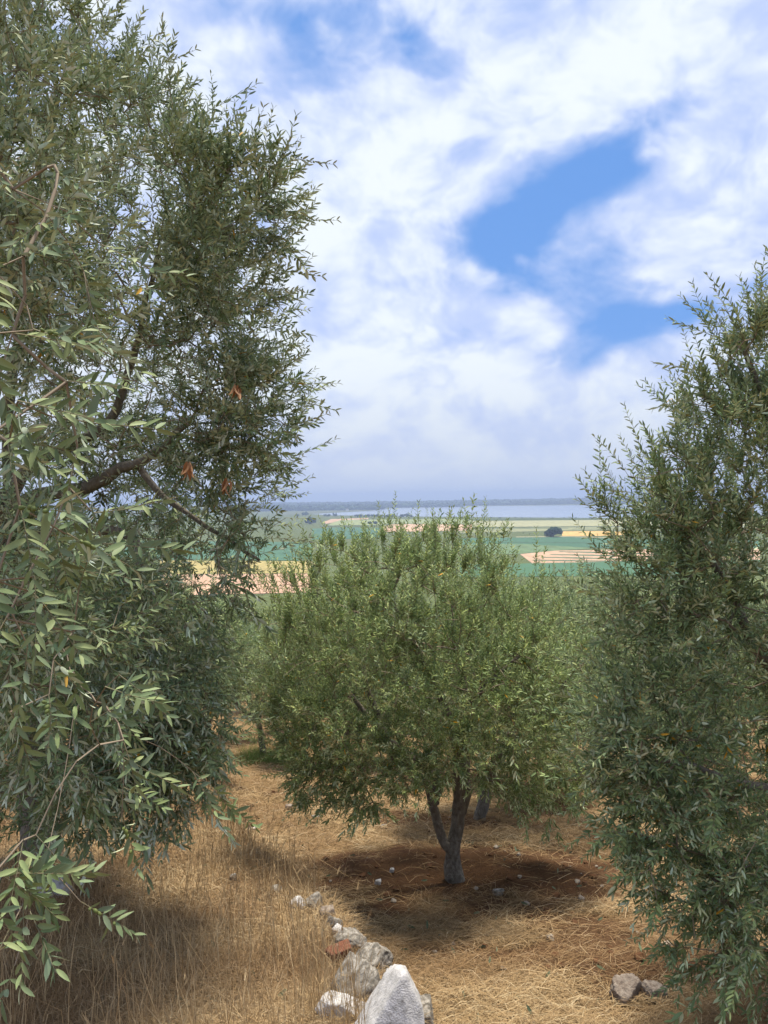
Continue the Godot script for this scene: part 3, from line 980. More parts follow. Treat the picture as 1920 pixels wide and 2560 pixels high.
func make_grass() -> void:
	var lying := Straws.new()
	var upright := Straws.new()
	var stalks := Straws.new()
	for k in 250000:
		var vv := rnd(0.285, 0.78)
		var d := 1.65 / (vv - 0.2)
		var x := rnd(-0.66, 0.64) * d
		var s := side(x, d)
		var soil := soil_share(x, d)
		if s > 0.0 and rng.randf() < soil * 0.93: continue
		var patch := nz.get_noise_2d(x * 40.0 + 90.0, d * 40.0)
		var big := clampf(d / 4.5, 0.8, 2.6)
		var col := straw_col()
		# some ground is golden and freshly cut, some is old brown thatch; upper terrace also darkened for shade gaps
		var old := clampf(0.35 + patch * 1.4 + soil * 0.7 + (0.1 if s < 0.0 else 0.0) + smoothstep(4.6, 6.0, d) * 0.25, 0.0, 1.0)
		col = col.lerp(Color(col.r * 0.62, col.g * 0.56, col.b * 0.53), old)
		var p := Vector3(x, height(x, d), -d)
		if rng.randf() < (0.74 if s > 0.0 else 0.5):
			var az := rng.randfn(0.0, 0.55) + (PI if rng.randf() < 0.5 else 0.0)
			if rng.randf() < 0.35: az = rnd(0, TAU)
			var l := rnd(0.05, 0.19) * sqrt(big)
			var f := Vector3(cos(az), rnd(-0.05, 0.3), sin(az) + 0.0) * l
			f.y += f.z * SLOPE
			var w := Vector3(-sin(az), rnd(-0.6, 0.6), cos(az)).normalized() * rnd(0.0008, 0.0019) * big
			p.y += rnd(0.002, 0.03)
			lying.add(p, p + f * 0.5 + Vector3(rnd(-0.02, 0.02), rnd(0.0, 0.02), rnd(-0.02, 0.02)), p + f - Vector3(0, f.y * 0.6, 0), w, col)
		else:
			var h := rnd(0.03, 0.13) * sqrt(big) * (1.3 if s < 0.0 else 0.8)
			var f := Vector3(rng.randfn(0, 0.6), rnd(0.4, 1.0), rng.randfn(0, 0.6)).normalized() * h
			var w := Vector3(rnd(-1, 1), 0, rnd(-0.5, 0.5)).normalized() * rnd(0.0007, 0.0016) * big
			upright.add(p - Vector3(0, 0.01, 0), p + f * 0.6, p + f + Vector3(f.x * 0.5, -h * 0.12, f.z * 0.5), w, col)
	for k in 8500:
		var vv := rnd(0.33, 0.74)
		var d := 1.45 / (vv - 0.2)
		var x := rnd(-0.56, 0.3) * d
		if k % 4 == 0:                                   # the bank beside the path and the foot of the wall
			for e in EDGE.size() - 1:
				if d >= EDGE[e].y and d < EDGE[e + 1].y:
					x = lerpf(EDGE[e].x, EDGE[e + 1].x, (d - EDGE[e].y) / (EDGE[e + 1].y - EDGE[e].y)) - absf(rng.randfn(0.0, 0.3)) - (0.16 if d < 4.6 else 0.03)
		var s := side(x, d)
		if s > (-0.2 if d < 4.4 else -0.02): continue
		var patch := nz.get_noise_2d(x * 60.0 + 290.0, d * 60.0)
		if rng.randf() > 0.55 + patch * 1.2 + nz.get_noise_2d(x * 260.0, d * 260.0) * 1.6 - smoothstep(0.9, 2.4, -s) * 0.45: continue
		var p := Vector3(x, height(x, d) - 0.02, -d)
		var h := lerpf(0.14, 0.56, pow(rng.randf(), 1.8))
		var f := Vector3(rng.randfn(0, 0.13), 1, rng.randfn(0, 0.13)).normalized() * h
		var b := Vector3(rng.randfn(0, 0.2), rnd(-0.12, 0.0), rng.randfn(0, 0.2)) * h
		if rng.randf() < 0.12: b = Vector3(rng.randfn(0, 0.5), -0.45, rng.randfn(0, 0.4)) * h    # snapped over
		var w := Vector3(rnd(-1, 1), 0, rnd(-0.5, 0.5)).normalized() * rnd(0.0009, 0.0015) * clampf(d / 4.0, 0.9, 2.0)
		var col := straw_col().lerp(Color(0.52, 0.385, 0.22), 0.5)
		stalks.add(p, p + f * 0.55, p + f + b, w, col)
		if rng.randf() < 0.25:                            # seed head
			var t := p + f + b
			var dn := (f * 0.5 + b).normalized()
			for q in 3: stalks.add(t - dn * 0.035 + rdir() * 0.003, t - dn * 0.012 + rdir() * 0.004, t + dn * 0.008 * q, w * 0.9, col)
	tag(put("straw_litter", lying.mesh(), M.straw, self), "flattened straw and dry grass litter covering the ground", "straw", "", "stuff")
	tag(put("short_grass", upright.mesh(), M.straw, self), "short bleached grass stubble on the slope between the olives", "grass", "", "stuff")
	tag(put("tall_grass", stalks.mesh(), M.straw, self), "tall dry straw-coloured grass standing on the upper terrace", "grass", "", "stuff")
	var short := [tuft(26, 0.04, 0.15, 0.08, 0.7, 0.0)]
	# a band of green grass at the end of the path
	var gr := []
	var gc: PackedColorArray = []
	for i in 260:
		var p := on_ground(rnd(600, 760), rnd(1880, 1915))
		gr.append(Transform3D(Basis.from_euler(Vector3(0, rnd(0, TAU), 0)).scaled(Vector3.ONE * rnd(1.0, 1.9)), p))
		gc.append(Color(0.32, 0.75, 0.35))
	tag(scatter("green_grass", short[0], M.straw, gr, gc, self), "fresh green grass at the end of the straw path", "grass", "", "stuff")
	# clods and chips of stone on the bare soil
	var cx := []
	var cc: PackedColorArray = []
	for i in 1500:
		var d := rnd(3.0, 12.0)
		var x := rnd(-0.3, 0.5) * d
		if rng.randf() > soil_share(x, d) + 0.12: continue
		var k := pow(rng.randf(), 3.0) * 0.05 + 0.012
		cx.append(Transform3D(Basis.from_euler(Vector3(rnd(0, TAU), rnd(0, TAU), 0)).scaled(Vector3(k, k * 0.7, k)), Vector3(x, height(x, d) + k * 0.2, -d)))
		cc.append(Color(0.5, 0.3, 0.2) if rng.randf() < 0.85 else Color(1.3, 1.3, 1.3))
	tag(scatter("soil_clods", stone_mesh(91, Vector3.ONE, 8, 0.1), M.clod, cx, cc, self), "small red clods and stone chips lying on the bare soil", "clods", "", "stuff")
	# fallen yellow leaves
	var fl := []
	var fc: PackedColorArray = []
	for i in 260:
		var d := rnd(2.6, 9.0)
		var x := rnd(-0.5, 0.5) * d
		var b := along(rdir() * Vector3(1, 0.2, 1), 0)
		fl.append(Transform3D(b, Vector3(x, height(x, d) + 0.03, -d)))
		var w := rnd(0.5, 1.0)
		fc.append(Color(w, w, w))
	tag(scatter("fallen_leaves", LEAF[4], M.leaf, fl, fc, self), "pale fallen olive leaves strewn over the straw", "leaves", "", "stuff")

# ------------------------------------------------------------------ the olives
func make_left_tree() -> void:
	var foot := on_ground(112, 2145)
	foot.y -= 0.05
	var crotch := at(20, 1290, 5.3)
	var blobs := [bl(555, 530, 3.8, 0.38), bl(385, 390, 3.9, 0.4), bl(160, 160, 4.0, 0.4), bl(-20, -90, 4.2, 0.62), bl(640, 500, 3.8, 0.28), bl(250, 1010, 4.8, 0.42), bl(360, 1180, 5.0, 0.4), bl(640, 1000, 3.9, 0.26), bl(120, 760, 4.6, 0.4), bl(560, 770, 3.9, 0.34), bl(585, 1030, 4.0, 0.34), bl(600, 1255, 4.2, 0.32), bl(450, 1440, 4.3, 0.45), bl(400, 1690, 4.3, 0.38), bl(370, 1920, 4.1, 0.36),
		bl(240, 1760, 4.4, 0.5), bl(210, 520, 3.8, 0.75), bl(-260, 700, 3.6, 1.1), bl(-260, 100, 4.2, 1.0), bl(-320, 1400, 4.4, 1.0), bl(260, 640, 5.4, 0.9), bl(250, 1560, 5.0, 0.45), bl(60, 1850, 4.0, 0.5), bl(-80, 500, 5.8, 1.2), bl(520, 880, 4.2, 0.3), bl(530, 1150, 4.2, 0.28), bl(480, 680, 4.3, 0.35), bl(330, 900, 5.3, 0.75), bl(230, 1280, 5.3, 0.65), bl(420, 480, 4.6, 0.5), bl(60, 600, 2.8, 0.3), bl(130, 850, 2.9, 0.24), bl(40, 1360, 2.8, 0.28), bl(100, 1600, 2.9, 0.32), bl(210, 1780, 3.2, 0.34), bl(70, 320, 3.0, 0.36), bl(250, 1450, 3.4, 0.32), bl(340, 1830, 3.8, 0.34), bl(180, 1960, 3.6, 0.28), bl(320, 1620, 3.8, 0.34), bl(440, 1960, 3.8, 0.22), bl(450, 1800, 4.0, 0.28), Vector4(-1.7, 2.5, -2.3, 1.0)]  # last blob: unseen crown added overhead to shade the near sprays
	var limbs := [
		[[foot, foot + Vector3(-0.05, 0.6, 0.03), at(40, 1650, 5.5), at(10, 1420, 5.35), crotch], 0.125, 0.08, "trunk"],
		[[crotch, at(100, 1240, 5.1), at(230, 1215, 4.8), at(300, 1170, 4.6), at(360, 1150, 4.5), at(470, 1060, 4.3)], 0.062, 0.016, "limb"],
		[[crotch, at(60, 1180, 5.2), at(180, 1110, 5.0), at(270, 1060, 4.8), at(330, 900, 4.6), at(400, 600, 4.2)], 0.045, 0.01, "limb"],
		[[crotch, at(20, 1050, 5.2), at(50, 800, 4.9), at(90, 500, 4.5), at(160, 200, 4.2)], 0.04, 0.01, "limb"],
		[[crotch, at(-100, 1100, 4.9), at(-250, 800, 4.2), at(-280, 500, 3.4), at(-260, 350, 2.6), at(-150, 330, 1.9)], 0.05, 0.012, "limb"],
		[[at(20, 1400, 5.35), at(120, 1330, 5.0), at(300, 1330, 4.7), at(345, 1380, 4.6), at(350, 1500, 4.4), at(340, 1720, 4.3)], 0.045, 0.014, "limb"],
		[[at(35, 1700, 5.5), at(-60, 1600, 5.0), at(-250, 1500, 4.2), at(-350, 1500, 3.2), at(-320, 1500, 2.3)], 0.06, 0.014, "limb"],
		[[at(345, 1165, 4.6), at(400, 1230, 4.5), at(540, 1330, 4.4), at(650, 1400, 4.3)], 0.022, 0.008, "limb"],
		[[at(45, 1620, 5.5), at(80, 1800, 5.1), at(20, 1960, 4.6), at(-60, 1980, 4.2)], 0.05, 0.02, "limb"],
	]
	var near := []
	# the sprays that hang nearest the eye
	for q in [[60, 640, 1.5], [90, 820, 1.35], [230, 800, 1.9], [160, 960, 1.5], [130, 1050, 1.3], [330, 720, 2.1], [40, 1000, 1.25], [50, 1260, 1.3], [160, 1330, 1.35], [240, 1290, 1.5], [90, 1440, 1.3], [200, 1480, 1.5], [70, 1620, 1.3], [130, 1740, 1.4], [260, 1720, 1.7], [30, 1780, 1.35], [310, 1850, 2.0], [300, 2040, 2.1], [200, 2260, 2.0], [30, 2180, 1.7], [60, 2260, 1.7], [40, 2420, 1.7], [20, 2330, 1.6], [120, 420, 1.8], [570, 2010, 2.7]]:
		var p := at(q[0], q[1], q[2])
		near.append([p, Vector3(0.55, -0.45 if q[1] > 1500 else -0.15, 0.1).normalized(), 2])
		near.append([p + rdir() * 0.09 + Vector3(-0.05, 0.05, -0.05), (Vector3(0.4, -0.2, 0) + rdir() * 0.7).normalized(), 1])
	var bare := []
	for i in 260: bare.append(at(rnd(150, 620), rnd(760, 1520), rnd(3.4, 4.6)))
	var shoots := []
	for q in [[655, 205, 3.7, 500, 290], [540, 185, 3.7, 530, 300], [845, 425, 3.6, 700, 385], [760, 345, 3.6, 680, 400], [855, 560, 3.6, 720, 545], [800, 700, 3.6, 720, 620], [505, 130, 3.8, 370, 170], [420, 40, 3.8, 390, 160], [380, 200, 3.7, 350, 320], [450, 330, 3.7, 380, 380], [800, 960, 3.8, 700, 1010], [815, 1005, 3.8, 700, 1040], [780, 1070, 3.8, 690, 1030], [770, 1160, 3.9, 690, 1200], [780, 1230, 3.9, 680, 1250], [840, 1370, 3.6, 730, 1345], [780, 1400, 3.6, 690, 1340], [740, 640, 3.7, 650, 560], [730, 480, 3.6, 630, 480], [300, 60, 3.8, 270, 190], [150, 40, 3.8, 180, 160], [600, 310, 3.7, 520, 420], [640, 420, 3.7, 560, 470], [760, 790, 3.8, 680, 800], [770, 860, 3.8, 690, 880]]:
		shoots.append([at(q[0], q[1], q[2]), at(q[3], q[4], q[2] + 0.08)])
	grow({"name": "olive_tree", "label": "large old olive with hanging sprays, dark forked limbs and bare inner twigs", "pos": foot, "chains": limbs, "blobs": blobs, "anchors": 3500, "per": 3, "scale": 0.92, "up": 0.45, "droop": 0.9, "half": 1.6, "parts": 300, "shoots": shoots, "extra": near, "bare": bare, "shell": 0.26, "hollow": 0.86, "fruit": 0.2, "yellow": 0.03, "long": 0.12, "flare": 0.05, "near": 1.2,
		"dead": [at(592, 965, 3.0), at(470, 1160, 2.9), at(566, 1200, 3.1)]})

func make_middle_tree() -> void:
	var foot := on_ground(1138, 2200)
	var d := -foot.z
	foot.y -= 0.04
	var fork := at(1130, 2125, d)
	var blobs := [bl(800, 1520, d, 0.54), bl(960, 1505, d, 0.63), bl(1120, 1505, d, 0.65), bl(1270, 1565, d, 0.5), bl(740, 1650, d + 0.1, 0.4), bl(1390, 1690, d, 0.38), bl(880, 1700, d - 0.5, 0.5), bl(1060, 1640, d - 0.7, 0.55), bl(1220, 1720, d - 0.5, 0.45), bl(780, 1820, d - 0.2, 0.36), bl(940, 1880, d - 0.5, 0.26), bl(1080, 1840, d - 0.6, 0.26), bl(1290, 1840, d - 0.1, 0.3), bl(860, 1560, d + 0.8, 0.55), bl(1060, 1540, d + 0.9, 0.65), bl(1250, 1620, d + 0.8, 0.55), bl(1080, 1470, d - 0.3, 0.5), bl(1000, 1760, d + 0.9, 0.5), bl(730, 1790, d - 0.1, 0.3), bl(770, 1900, d - 0.3, 0.22), bl(1370, 1800, d - 0.1, 0.36), bl(1450, 1880, d + 0.2, 0.3), bl(800, 1950, d - 0.3, 0.2), bl(920, 1985, d - 0.4, 0.17), bl(1300, 1975, d - 0.1, 0.18), bl(1400, 1990, d + 0.3, 0.2), bl(1050, 1970, d - 0.8, 0.13), bl(870, 1930, d - 0.3, 0.2), bl(1010, 1930, d - 0.6, 0.18), bl(1250, 1920, d - 0.2, 0.2), bl(1130, 1880, d - 0.7, 0.2), bl(1340, 1930, d + 0.3, 0.22)]
	var limbs := [
		[[foot, at(1132, 2130, d), at(1145, 2050, d), at(1152, 1960, d), at(1148, 1880, d), at(1162, 1790, d), at(1155, 1690, d), at(1130, 1560, d)], 0.056, 0.024, "trunk"],
		[[at(1130, 2130, d), at(1095, 2070, d - 0.02), at(1082, 2000, d - 0.05), at(1045, 1930, d - 0.1), at(970, 1850, d - 0.2), at(880, 1740, d - 0.2)], 0.04, 0.014, "limb"],
		[[at(1085, 2010, d), at(1092, 1950, d), at(1030, 1895, d), at(960, 1830, d + 0.1), at(890, 1640, d + 0.2)], 0.045, 0.015, "limb"],
		[[at(1146, 2060, d + 0.03), at(1168, 1980, d + 0.1), at(1168, 1880, d + 0.2), at(1185, 1780, d + 0.3), at(1220, 1650, d + 0.4)], 0.036, 0.014, "limb"],
		[[at(1150, 1900, d), at(1110, 1760, d - 0.2), at(1040, 1620, d - 0.3), at(980, 1500, d - 0.2)], 0.04, 0.012, "limb"],
		[[at(1158, 1770, d), at(1230, 1700, d - 0.2), at(1300, 1640, d - 0.2)], 0.032, 0.01, "limb"],
	]
	var shoots := []
	for q in [[1182, 1222, 1176, 1330], [1170, 1250, 1165, 1350], [1042, 1255, 1040, 1370], [1215, 1265, 1220, 1360], [1230, 1300, 1228, 1390], [860, 1295, 850, 1390], [990, 1290, 1000, 1390], [1130, 1280, 1120, 1380], [1345, 1320, 1340, 1430], [1360, 1355, 1350, 1440], [910, 1310, 920, 1400], [770, 1340, 780, 1440], [1090, 1275, 1085, 1370], [1290, 1350, 1280, 1440], [960, 1300, 955, 1400], [820, 1320, 815, 1420], [1060, 1290, 1070, 1390], [1200, 1290, 1190, 1380], [1255, 1330, 1240, 1420], [720, 1390, 730, 1480]]:
		shoots.append([at(q[0], q[1], d - 0.1), at(q[2], q[3], d - 0.1)])
	grow({"name": "olive_tree", "label": "bushy round olive with two forked stems rising from bare red soil", "pos": foot, "chains": limbs, "blobs": blobs, "anchors": 2900, "per": 3, "scale": 0.74, "up": 1.7, "droop": 0.9, "half": 0.9, "parts": 300, "shoots": shoots, "shell": 0.34, "hollow": 0.8, "fruit": 0.03, "yellow": 0.05, "long": 0.12, "flare": 0.025, "tint": Color(1.3, 1.28, 1.02)})

func make_right_tree() -> void:
	var foot := Vector3(2.05, height(2.05, 3.5), -3.5)
	var blobs := [bl(1870, 880, 3.1, 0.13), bl(1810, 1020, 3.1, 0.17), bl(1690, 1290, 3.1, 0.3), bl(1850, 1200, 3.2, 0.42), bl(1670, 1520, 3.1, 0.32), bl(1630, 1780, 3.0, 0.3), bl(1600, 1960, 3.0, 0.29), bl(1760, 1700, 3.3, 0.55), bl(1740, 2120, 2.9, 0.33), bl(1850, 2350, 2.8, 0.26), bl(1950, 1900, 3.2, 0.7), bl(2080, 1350, 3.3, 0.75), bl(2100, 2150, 3.2, 0.65), bl(2200, 950, 3.4, 0.5), bl(2350, 1750, 3.8, 0.9), bl(2000, 1500, 4.0, 0.7), bl(1950, 1950, 4.1, 0.6), bl(2080, 750, 3.3, 0.3)]
	var limbs := [
		[[foot + Vector3(0, -0.05, 0), at(2120, 2350, 3.5), at(2090, 2100, 3.5), at(2120, 1850, 3.5), at(2100, 1600, 3.5)], 0.1, 0.05, "trunk"],
		[[at(2110, 1900, 3.5), at(1990, 1750, 3.3), at(1880, 1600, 3.2), at(1780, 1400, 3.15)], 0.045, 0.012, "limb"],
		[[at(2100, 1650, 3.5), at(2030, 1300, 3.4), at(1930, 1050, 3.2), at(1860, 880, 3.1)], 0.045, 0.01, "limb"],
		[[at(2105, 2050, 3.5), at(1980, 1980, 3.3), at(1850, 1960, 3.1), at(1700, 1900, 3.0)], 0.035, 0.01, "limb"],
		[[at(2105, 2150, 3.5), at(2000, 2180, 3.2), at(1880, 2200, 3.0), at(1780, 2200, 2.9)], 0.03, 0.008, "limb"],
		[[at(2100, 1700, 3.5), at(2250, 1500, 3.6), at(2380, 1200, 3.6)], 0.045, 0.015, "limb"],
	]
	var shoots := []
	for q in [[1790, 675, 3.0, 1850, 800], [1860, 700, 3.0, 1880, 830], [1700, 740, 3.0, 1790, 830], [1670, 795, 3.0, 1780, 840], [1910, 760, 3.0, 1900, 880], [1640, 900, 3.0, 1760, 930], [1625, 1015, 3.0, 1740, 1000], [1650, 1080, 3.0, 1760, 1040], [1690, 960, 3.0, 1800, 980], [1475, 1180, 3.1, 1560, 1250], [1560, 1140, 3.1, 1600, 1250], [1600, 1180, 3.1, 1640, 1280], [1440, 1250, 3.1, 1540, 1300], [1520, 1200, 3.1, 1600, 1280], [1480, 1370, 3.1, 1570, 1400], [1500, 1320, 3.1, 1580, 1380], [1700, 1110, 3.1, 1740, 1200], [1660, 1150, 3.1, 1680, 1250], [1480, 1420, 3.1, 1560, 1450], [1440, 1830, 3.0, 1540, 1880], [1370, 1960, 3.0, 1480, 1930], [1390, 2040, 3.0, 1480, 1990], [1420, 2130, 3.0, 1500, 2060], [1470, 2150, 3.0, 1530, 2080], [1560, 2260, 2.9, 1630, 2190], [1600, 2200, 2.9, 1660, 2130], [1570, 2360, 2.8, 1680, 2300], [1610, 2420, 2.8, 1700, 2370], [1640, 2500, 2.8, 1720, 2440], [1740, 2520, 2.7, 1780, 2430], [1820, 2490, 2.7, 1850, 2400], [1760, 770, 3.0, 1810, 880]]:
		shoots.append([at(q[0], q[1], q[2]), at(q[3], q[4], q[2] + 0.1)])
	grow({"name": "olive_tree", "label": "tall dense olive with small leaves and orange specks, its skirt reaching the shaded ground", "pos": foot, "chains": limbs, "blobs": blobs, "anchors": 3000, "per": 3, "scale": 0.7, "up": 1.2, "droop": 0.7, "half": 1.2, "parts": 300, "shoots": shoots, "shell": 0.3, "hollow": 0.75, "fruit": 0.05, "yellow": 0.07, "long": 0.12, "near": 1.6, "clear": 0.15, "tint": Color(1.0, 1.02, 0.92)})

func make_far_olives() -> void:
	# three trees of the rows behind, then copies of them down the slope
	var protos := []
	var spots := [[1198, 7.9, "slender olive close behind the bushy one, its stem leaning over straw"], [1290, 9.6, "olive whose short stem shows behind the leaning one"], [660, 13.2, "low-skirted olive closing off the end of the straw path"]]
	for k in 3:
		var d: float = spots[k][1]
		var r := ray(spots[k][0], 1900)
		var foot := Vector3(r.x * d, 0, -d)
		foot.y = height(foot.x, d) - 0.04
		var lean := Vector3(0.35, 0, 0) if k == 0 else Vector3(rnd(-0.2, 0.2), 0, rnd(-0.2, 0.2))
		var c := foot + lean * 1.2 + Vector3(0, 1.75, 0)
		var blobs := []
		for i in 11:
			var q := rdir() * Vector3(0.75, 0.6, 0.75)
			blobs.append(Vector4(c.x + q.x, c.y + q.y + (-0.2 if k == 2 else 0.0), c.z + q.z, rnd(0.45, 0.62)))
		var limbs := [[[foot, foot + Vector3(0, 0.3, 0) + lean * 0.15, foot + Vector3(0, 0.7, 0) + lean * 0.5, c + Vector3(0, -0.5, 0), c + Vector3(0, 0.2, 0)], 0.06, 0.025, "trunk"]]
		for i in 3:
			var a := TAU * i / 3.0 + rnd(0, 1)
			limbs.append([[foot + Vector3(0, 0.65, 0) + lean * 0.45, c + Vector3(cos(a) * 0.3, -0.6, sin(a) * 0.3), c + Vector3(cos(a) * 0.7, 0, sin(a) * 0.7)], 0.045, 0.015, "limb"])
		protos.append(grow({"name": "olive_tree", "label": spots[k][2], "pos": foot, "chains": limbs, "blobs": blobs, "anchors": 900, "per": 3, "scale": 1.0, "up": 0.9, "droop": 0.9, "half": 0.9, "shell": 0.3, "hollow": 0.8, "fruit": 0.0, "yellow": 0.02, "long": 0.12, "thin": 0.002, "clear": 0.12 if k == 2 else 0.25, "group": "olives of the rows down the slope", "tint": Color(1.15, 1.15, 1.05)}))
	var more := [[470, 9.6], [300, 8.6], [90, 9.8], [520, 15.5], [860, 12.0], [1080, 11.5], [1480, 11.5], [1720, 9.8], [1950, 12.0], [780, 17.5], [1000, 17.0], [1240, 17.5], [1560, 17.0], [330, 15.0], [100, 16.0], [640, 23.0], [920, 24.0], [1380, 23.0], [1800, 18.0], [-120, 11.0], [400, 24.0], [1150, 30.0], [760, 31.0], [1650, 27.0], [180, 27.0], [1500, 36.0], [500, 38.0], [1000, 40.0]]
	for i in more.size():
		var o: Node3D = protos[i % 3].duplicate()
		o.name = numbered("olive_tree")
		add_child(o)
		var d: float = more[i][1]
		var r := ray(more[i][0], 1900)
		o.position = Vector3(r.x * d, height(r.x * d, d) - 0.05, -d)
		o.rotation.y = rnd(0, TAU)
		var s := rnd(1.0, 1.2)
		o.scale = Vector3(s, s * 0.95, s)
		o.set_meta("label", "grey-green olive in the rows farther down the slope")

# ------------------------------------------------------------------ stones of the terrace edge
func make_stones() -> void:
	var ls: Material = M.limestone
	var gs: Material = M.grey_stone
	stone("pointed_stone", "large white pointed limestone slab ending the row of terrace stones", 980, 2655, Vector3(0.35, 0.5, 0.2), 3, ls, Vector3(-0.3, 0.1, -0.05), 0.14, 0, 0.035, "", [[Vector3(0, 0, 1), 0.6], [Vector3(0, 0, -1), 0.7], [Vector3(-0.72, 0.7, 0.12), 0.56], [Vector3(0.8, 0.6, 0.05), 0.78], [Vector3(-1, 0.1, 0.1), 0.72], [Vector3(0.1, 1, 0), 0.94], [Vector3(1, 0.12, 0), 0.68], [Vector3(0.5, 0.2, 0.8), 0.72]])
	stone("rough_boulder", "lumpy grey and white boulder leaning on the white pointed slab", 890, 2500, Vector3(0.255, 0.230, 0.204), 12, gs, Vector3(0.1, 0.4, 0), 0.2, 9, 0.09)
	stone("rough_stone", "crumbly grey stone wedged behind the white pointed slab", 925, 2425, Vector3(0.187, 0.170, 0.170), 21, gs, Vector3(0, 1.0, 0.1), 0.18, 9, 0.1)
	stone("flat_stone", "flat pale stone lying in the grass below the lumpy boulder", 858, 2550, Vector3(0.2, 0.09, 0.14), 8, ls, Vector3(0.1, -0.3, -0.3), 0.45, 10, 0.08)
	stone("brick_fragment", "broken red brick piece on top of the terrace stones", 850, 2420, Vector3(0.15, 0.06, 0.1), 40, M.terracotta, Vector3(0.2, 0.35, 0.22), 1.3, 0, 0.05, "", [[Vector3(0, 1, 0), 0.6], [Vector3(0, -1, 0), 0.6], [Vector3(1, 0, 0), 0.7], [Vector3(-1, 0, 0.3), 0.7], [Vector3(0, 0, 1), 0.6], [Vector3(0, 0, -1), 0.6]])
	stone("rough_stone", "small dark-veined stone just behind the broken brick", 872, 2375, Vector3(0.153, 0.119, 0.136), 17, gs, Vector3(0, 0.3, 0), 0.25, 9, 0.09)
	stone("corner_stone", "squat stained stone on the sunny side of the pointed slab", 1052, 2575, Vector3(0.16, 0.2, 0.2), 33, gs, Vector3(0, 0.2, 0.05), 0.2, 9, 0.07)
	stone("terrace_stone", "tall narrow dark stone in the terrace edge behind the brick", 838, 2335, Vector3(0.086, 0.144, 0.101), 51, gs, Vector3(0, 0.5, -0.2), 0.12, 8, 0.08)
	stone("terrace_stone", "brown weathered terrace stone half hidden by grass stalks", 822, 2300, Vector3(0.094, 0.122, 0.101), 52, M.brown_stone, Vector3(0.1, 0.2, 0.1), 0.12, 8, 0.08)
	stone("terrace_stone", "small white terrace stone under the brown weathered one", 846, 2345, Vector3(0.065, 0.079, 0.072), 53, ls, Vector3(0, 0.9, 0.3), 0.3, 8, 0.08)
	stone("terrace_stone", "square grey stone at the far end of the terrace edge", 785, 2275, Vector3(0.122, 0.144, 0.108), 54, gs, Vector3(0, 0.2, 0), 0.08, 8, 0.08)
	stone("terrace_stone", "round whitish stone in tall grass beside the square grey one", 742, 2275, Vector3(0.094, 0.086, 0.086), 55, ls, Vector3(0, 0.2, 0.4), 0.35, 8, 0.08)
	stone("terrace_stone", "low grey stone where the terrace edge fades into grass", 690, 2240, Vector3(0.094, 0.072, 0.072), 56, gs, Vector3(0, 1.2, 0), 0.35, 8, 0.08)
	stone("loose_stone", "white triangular stone lying under the old olive", 138, 2250, Vector3(0.17, 0.17, 0.1), 61, ls, Vector3(-0.3, 0.2, 0.5), 0.35, 7, 0.08)
	stone("loose_stone", "broad grey stone at the shaded skirt of the dense olive", 1560, 2500, Vector3(0.17, 0.14, 0.14), 62, M.brown_stone, Vector3(0, 0.4, 0.1), 0.3, 10, 0.12)
	stone("loose_stone", "dull brown stone half buried beside the broad grey one", 1640, 2500, Vector3(0.13, 0.12, 0.12), 63, M.brown_stone, Vector3(0.2, 0.1, 0), 0.2, 8, 0.08)
	stone("pebble", "chalky white pebble on red soil before the forked stems", 945, 2212, Vector3(0.055, 0.045, 0.05), 71, ls, Vector3.ZERO, 0.45, 8, 0.2)
	stone("pebble", "smooth cream pebble behind the chalky one on red soil", 980, 2185, Vector3(0.045, 0.045, 0.04), 72, ls, Vector3.ZERO, 0.5, 5, 0.03)
	stone("pebble", "bluish pebble at the far rim of the red soil", 960, 2072, Vector3(0.075, 0.05, 0.06), 73, gs, Vector3.ZERO, 0.4, 8, 0.1)
	stone("pebble", "flat pale stone lying in the straw path", 627, 2078, Vector3(0.12, 0.035, 0.08), 74, ls, Vector3(0, 0.2, 0), 0.5, 8, 0.1)
	stone("pebble", "grey pebble beside the last hanging olive leaves", 583, 2208, Vector3(0.06, 0.06, 0.05), 75, gs, Vector3.ZERO, 0.5, 8, 0.1)
	stone("pebble", "small grey stone at the edge of the path by the low leaves", 788, 2048, Vector3(0.1, 0.04, 0.07), 76, gs, Vector3.ZERO, 0.5, 8, 0.1)
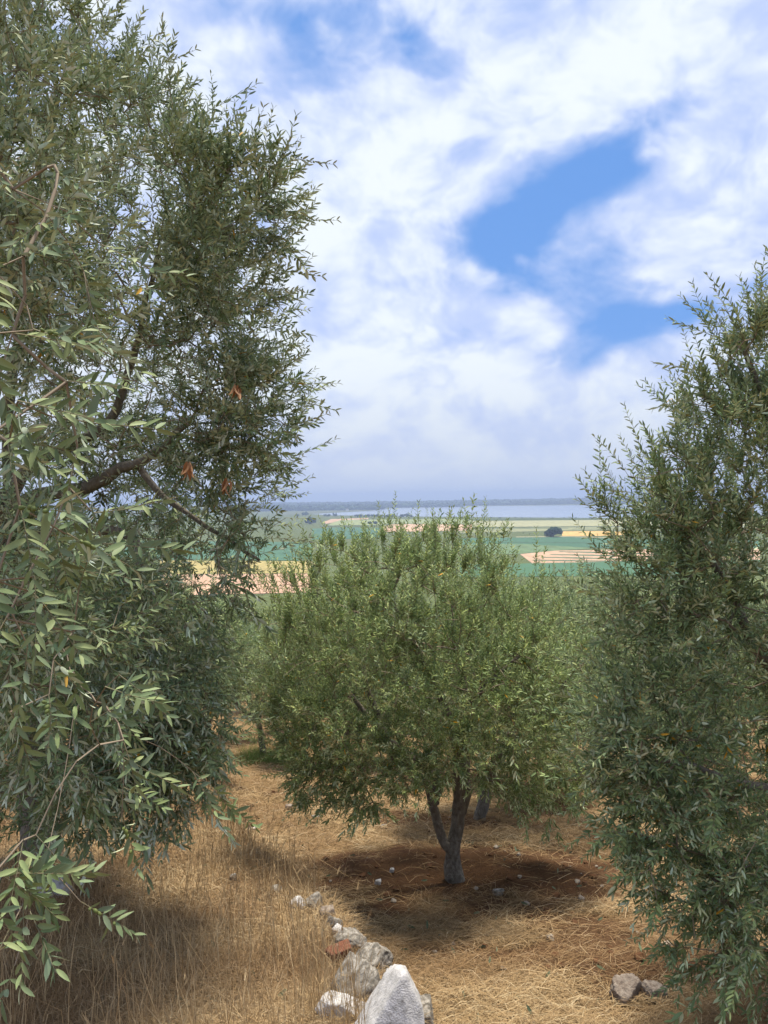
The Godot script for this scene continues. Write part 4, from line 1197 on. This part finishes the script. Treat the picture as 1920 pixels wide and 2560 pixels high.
	stone("pebble", "small brown clod in the middle of the path", 722, 2025, Vector3(0.09, 0.07, 0.07), 77, M.brown_stone, Vector3.ZERO, 0.45, 8, 0.1)
	stone("pebble", "white stone chip under the old olive near the triangular stone", 38, 2290, Vector3(0.07, 0.04, 0.05), 78, ls, Vector3.ZERO, 0.5, 8, 0.1)
	stone("pebble", "pale stone on red soil past the forked stems", 1245, 2238, Vector3(0.09, 0.05, 0.06), 79, gs, Vector3.ZERO, 0.4, 8, 0.1)

# ------------------------------------------------------------------ build
func _ready() -> void:
	rng.seed = 4242
	nz.seed = 7
	nz.frequency = 0.02
	nz.fractal_octaves = 3
	cam_basis = Basis(Vector3.RIGHT, deg_to_rad(-1.04)) * Basis(Vector3.BACK, deg_to_rad(-0.75))
	var cam := Camera3D.new()
	cam.name = "camera"
	cam.transform = Transform3D(cam_basis, Vector3.ZERO)
	cam.fov = rad_to_deg(2.0 * atan(1280.0 / F))
	cam.near = 0.05
	cam.far = 40000.0
	cam.current = true
	add_child(cam)
	var sky := Sky.new()
	sky.sky_material = make_sky()
	var env := Environment.new()
	env.background_mode = Environment.BG_SKY
	env.sky = sky
	env.tonemap_mode = Environment.TONE_MAPPER_LINEAR
	env.tonemap_exposure = 1.4
	env.fog_enabled = true
	env.fog_density = 0.00021
	env.fog_light_color = Color(0.72, 0.8, 0.95)
	env.sdfgi_enabled = true
	env.ssao_enabled = true
	env.ssil_enabled = true
	var we := WorldEnvironment.new()
	we.environment = env
	add_child(we)
	var sun := DirectionalLight3D.new()
	sun.name = "sun"
	sun.light_color = Color(1.0, 0.95, 0.86)
	sun.light_energy = 1.5
	sun.light_angular_distance = 10.0
	sun.shadow_enabled = true
	sun.transform.basis = Basis.looking_at(-Vector3(0.22, 1.5, -0.38), Vector3.UP)
	add_child(sun)

	make_materials()
	M.foliage_far = mat("foliage_far", Color.WHITE, 0.85, 0.2)
	M.foliage_far.vertex_color_use_as_albedo = true
	M.clump = clump_mesh(3)
	make_leaves()
	make_sprigs()
	make_ground()
	make_plain()
	make_left_tree()
	make_middle_tree()
	make_right_tree()
	make_far_olives()
	make_stones()
	make_grass()
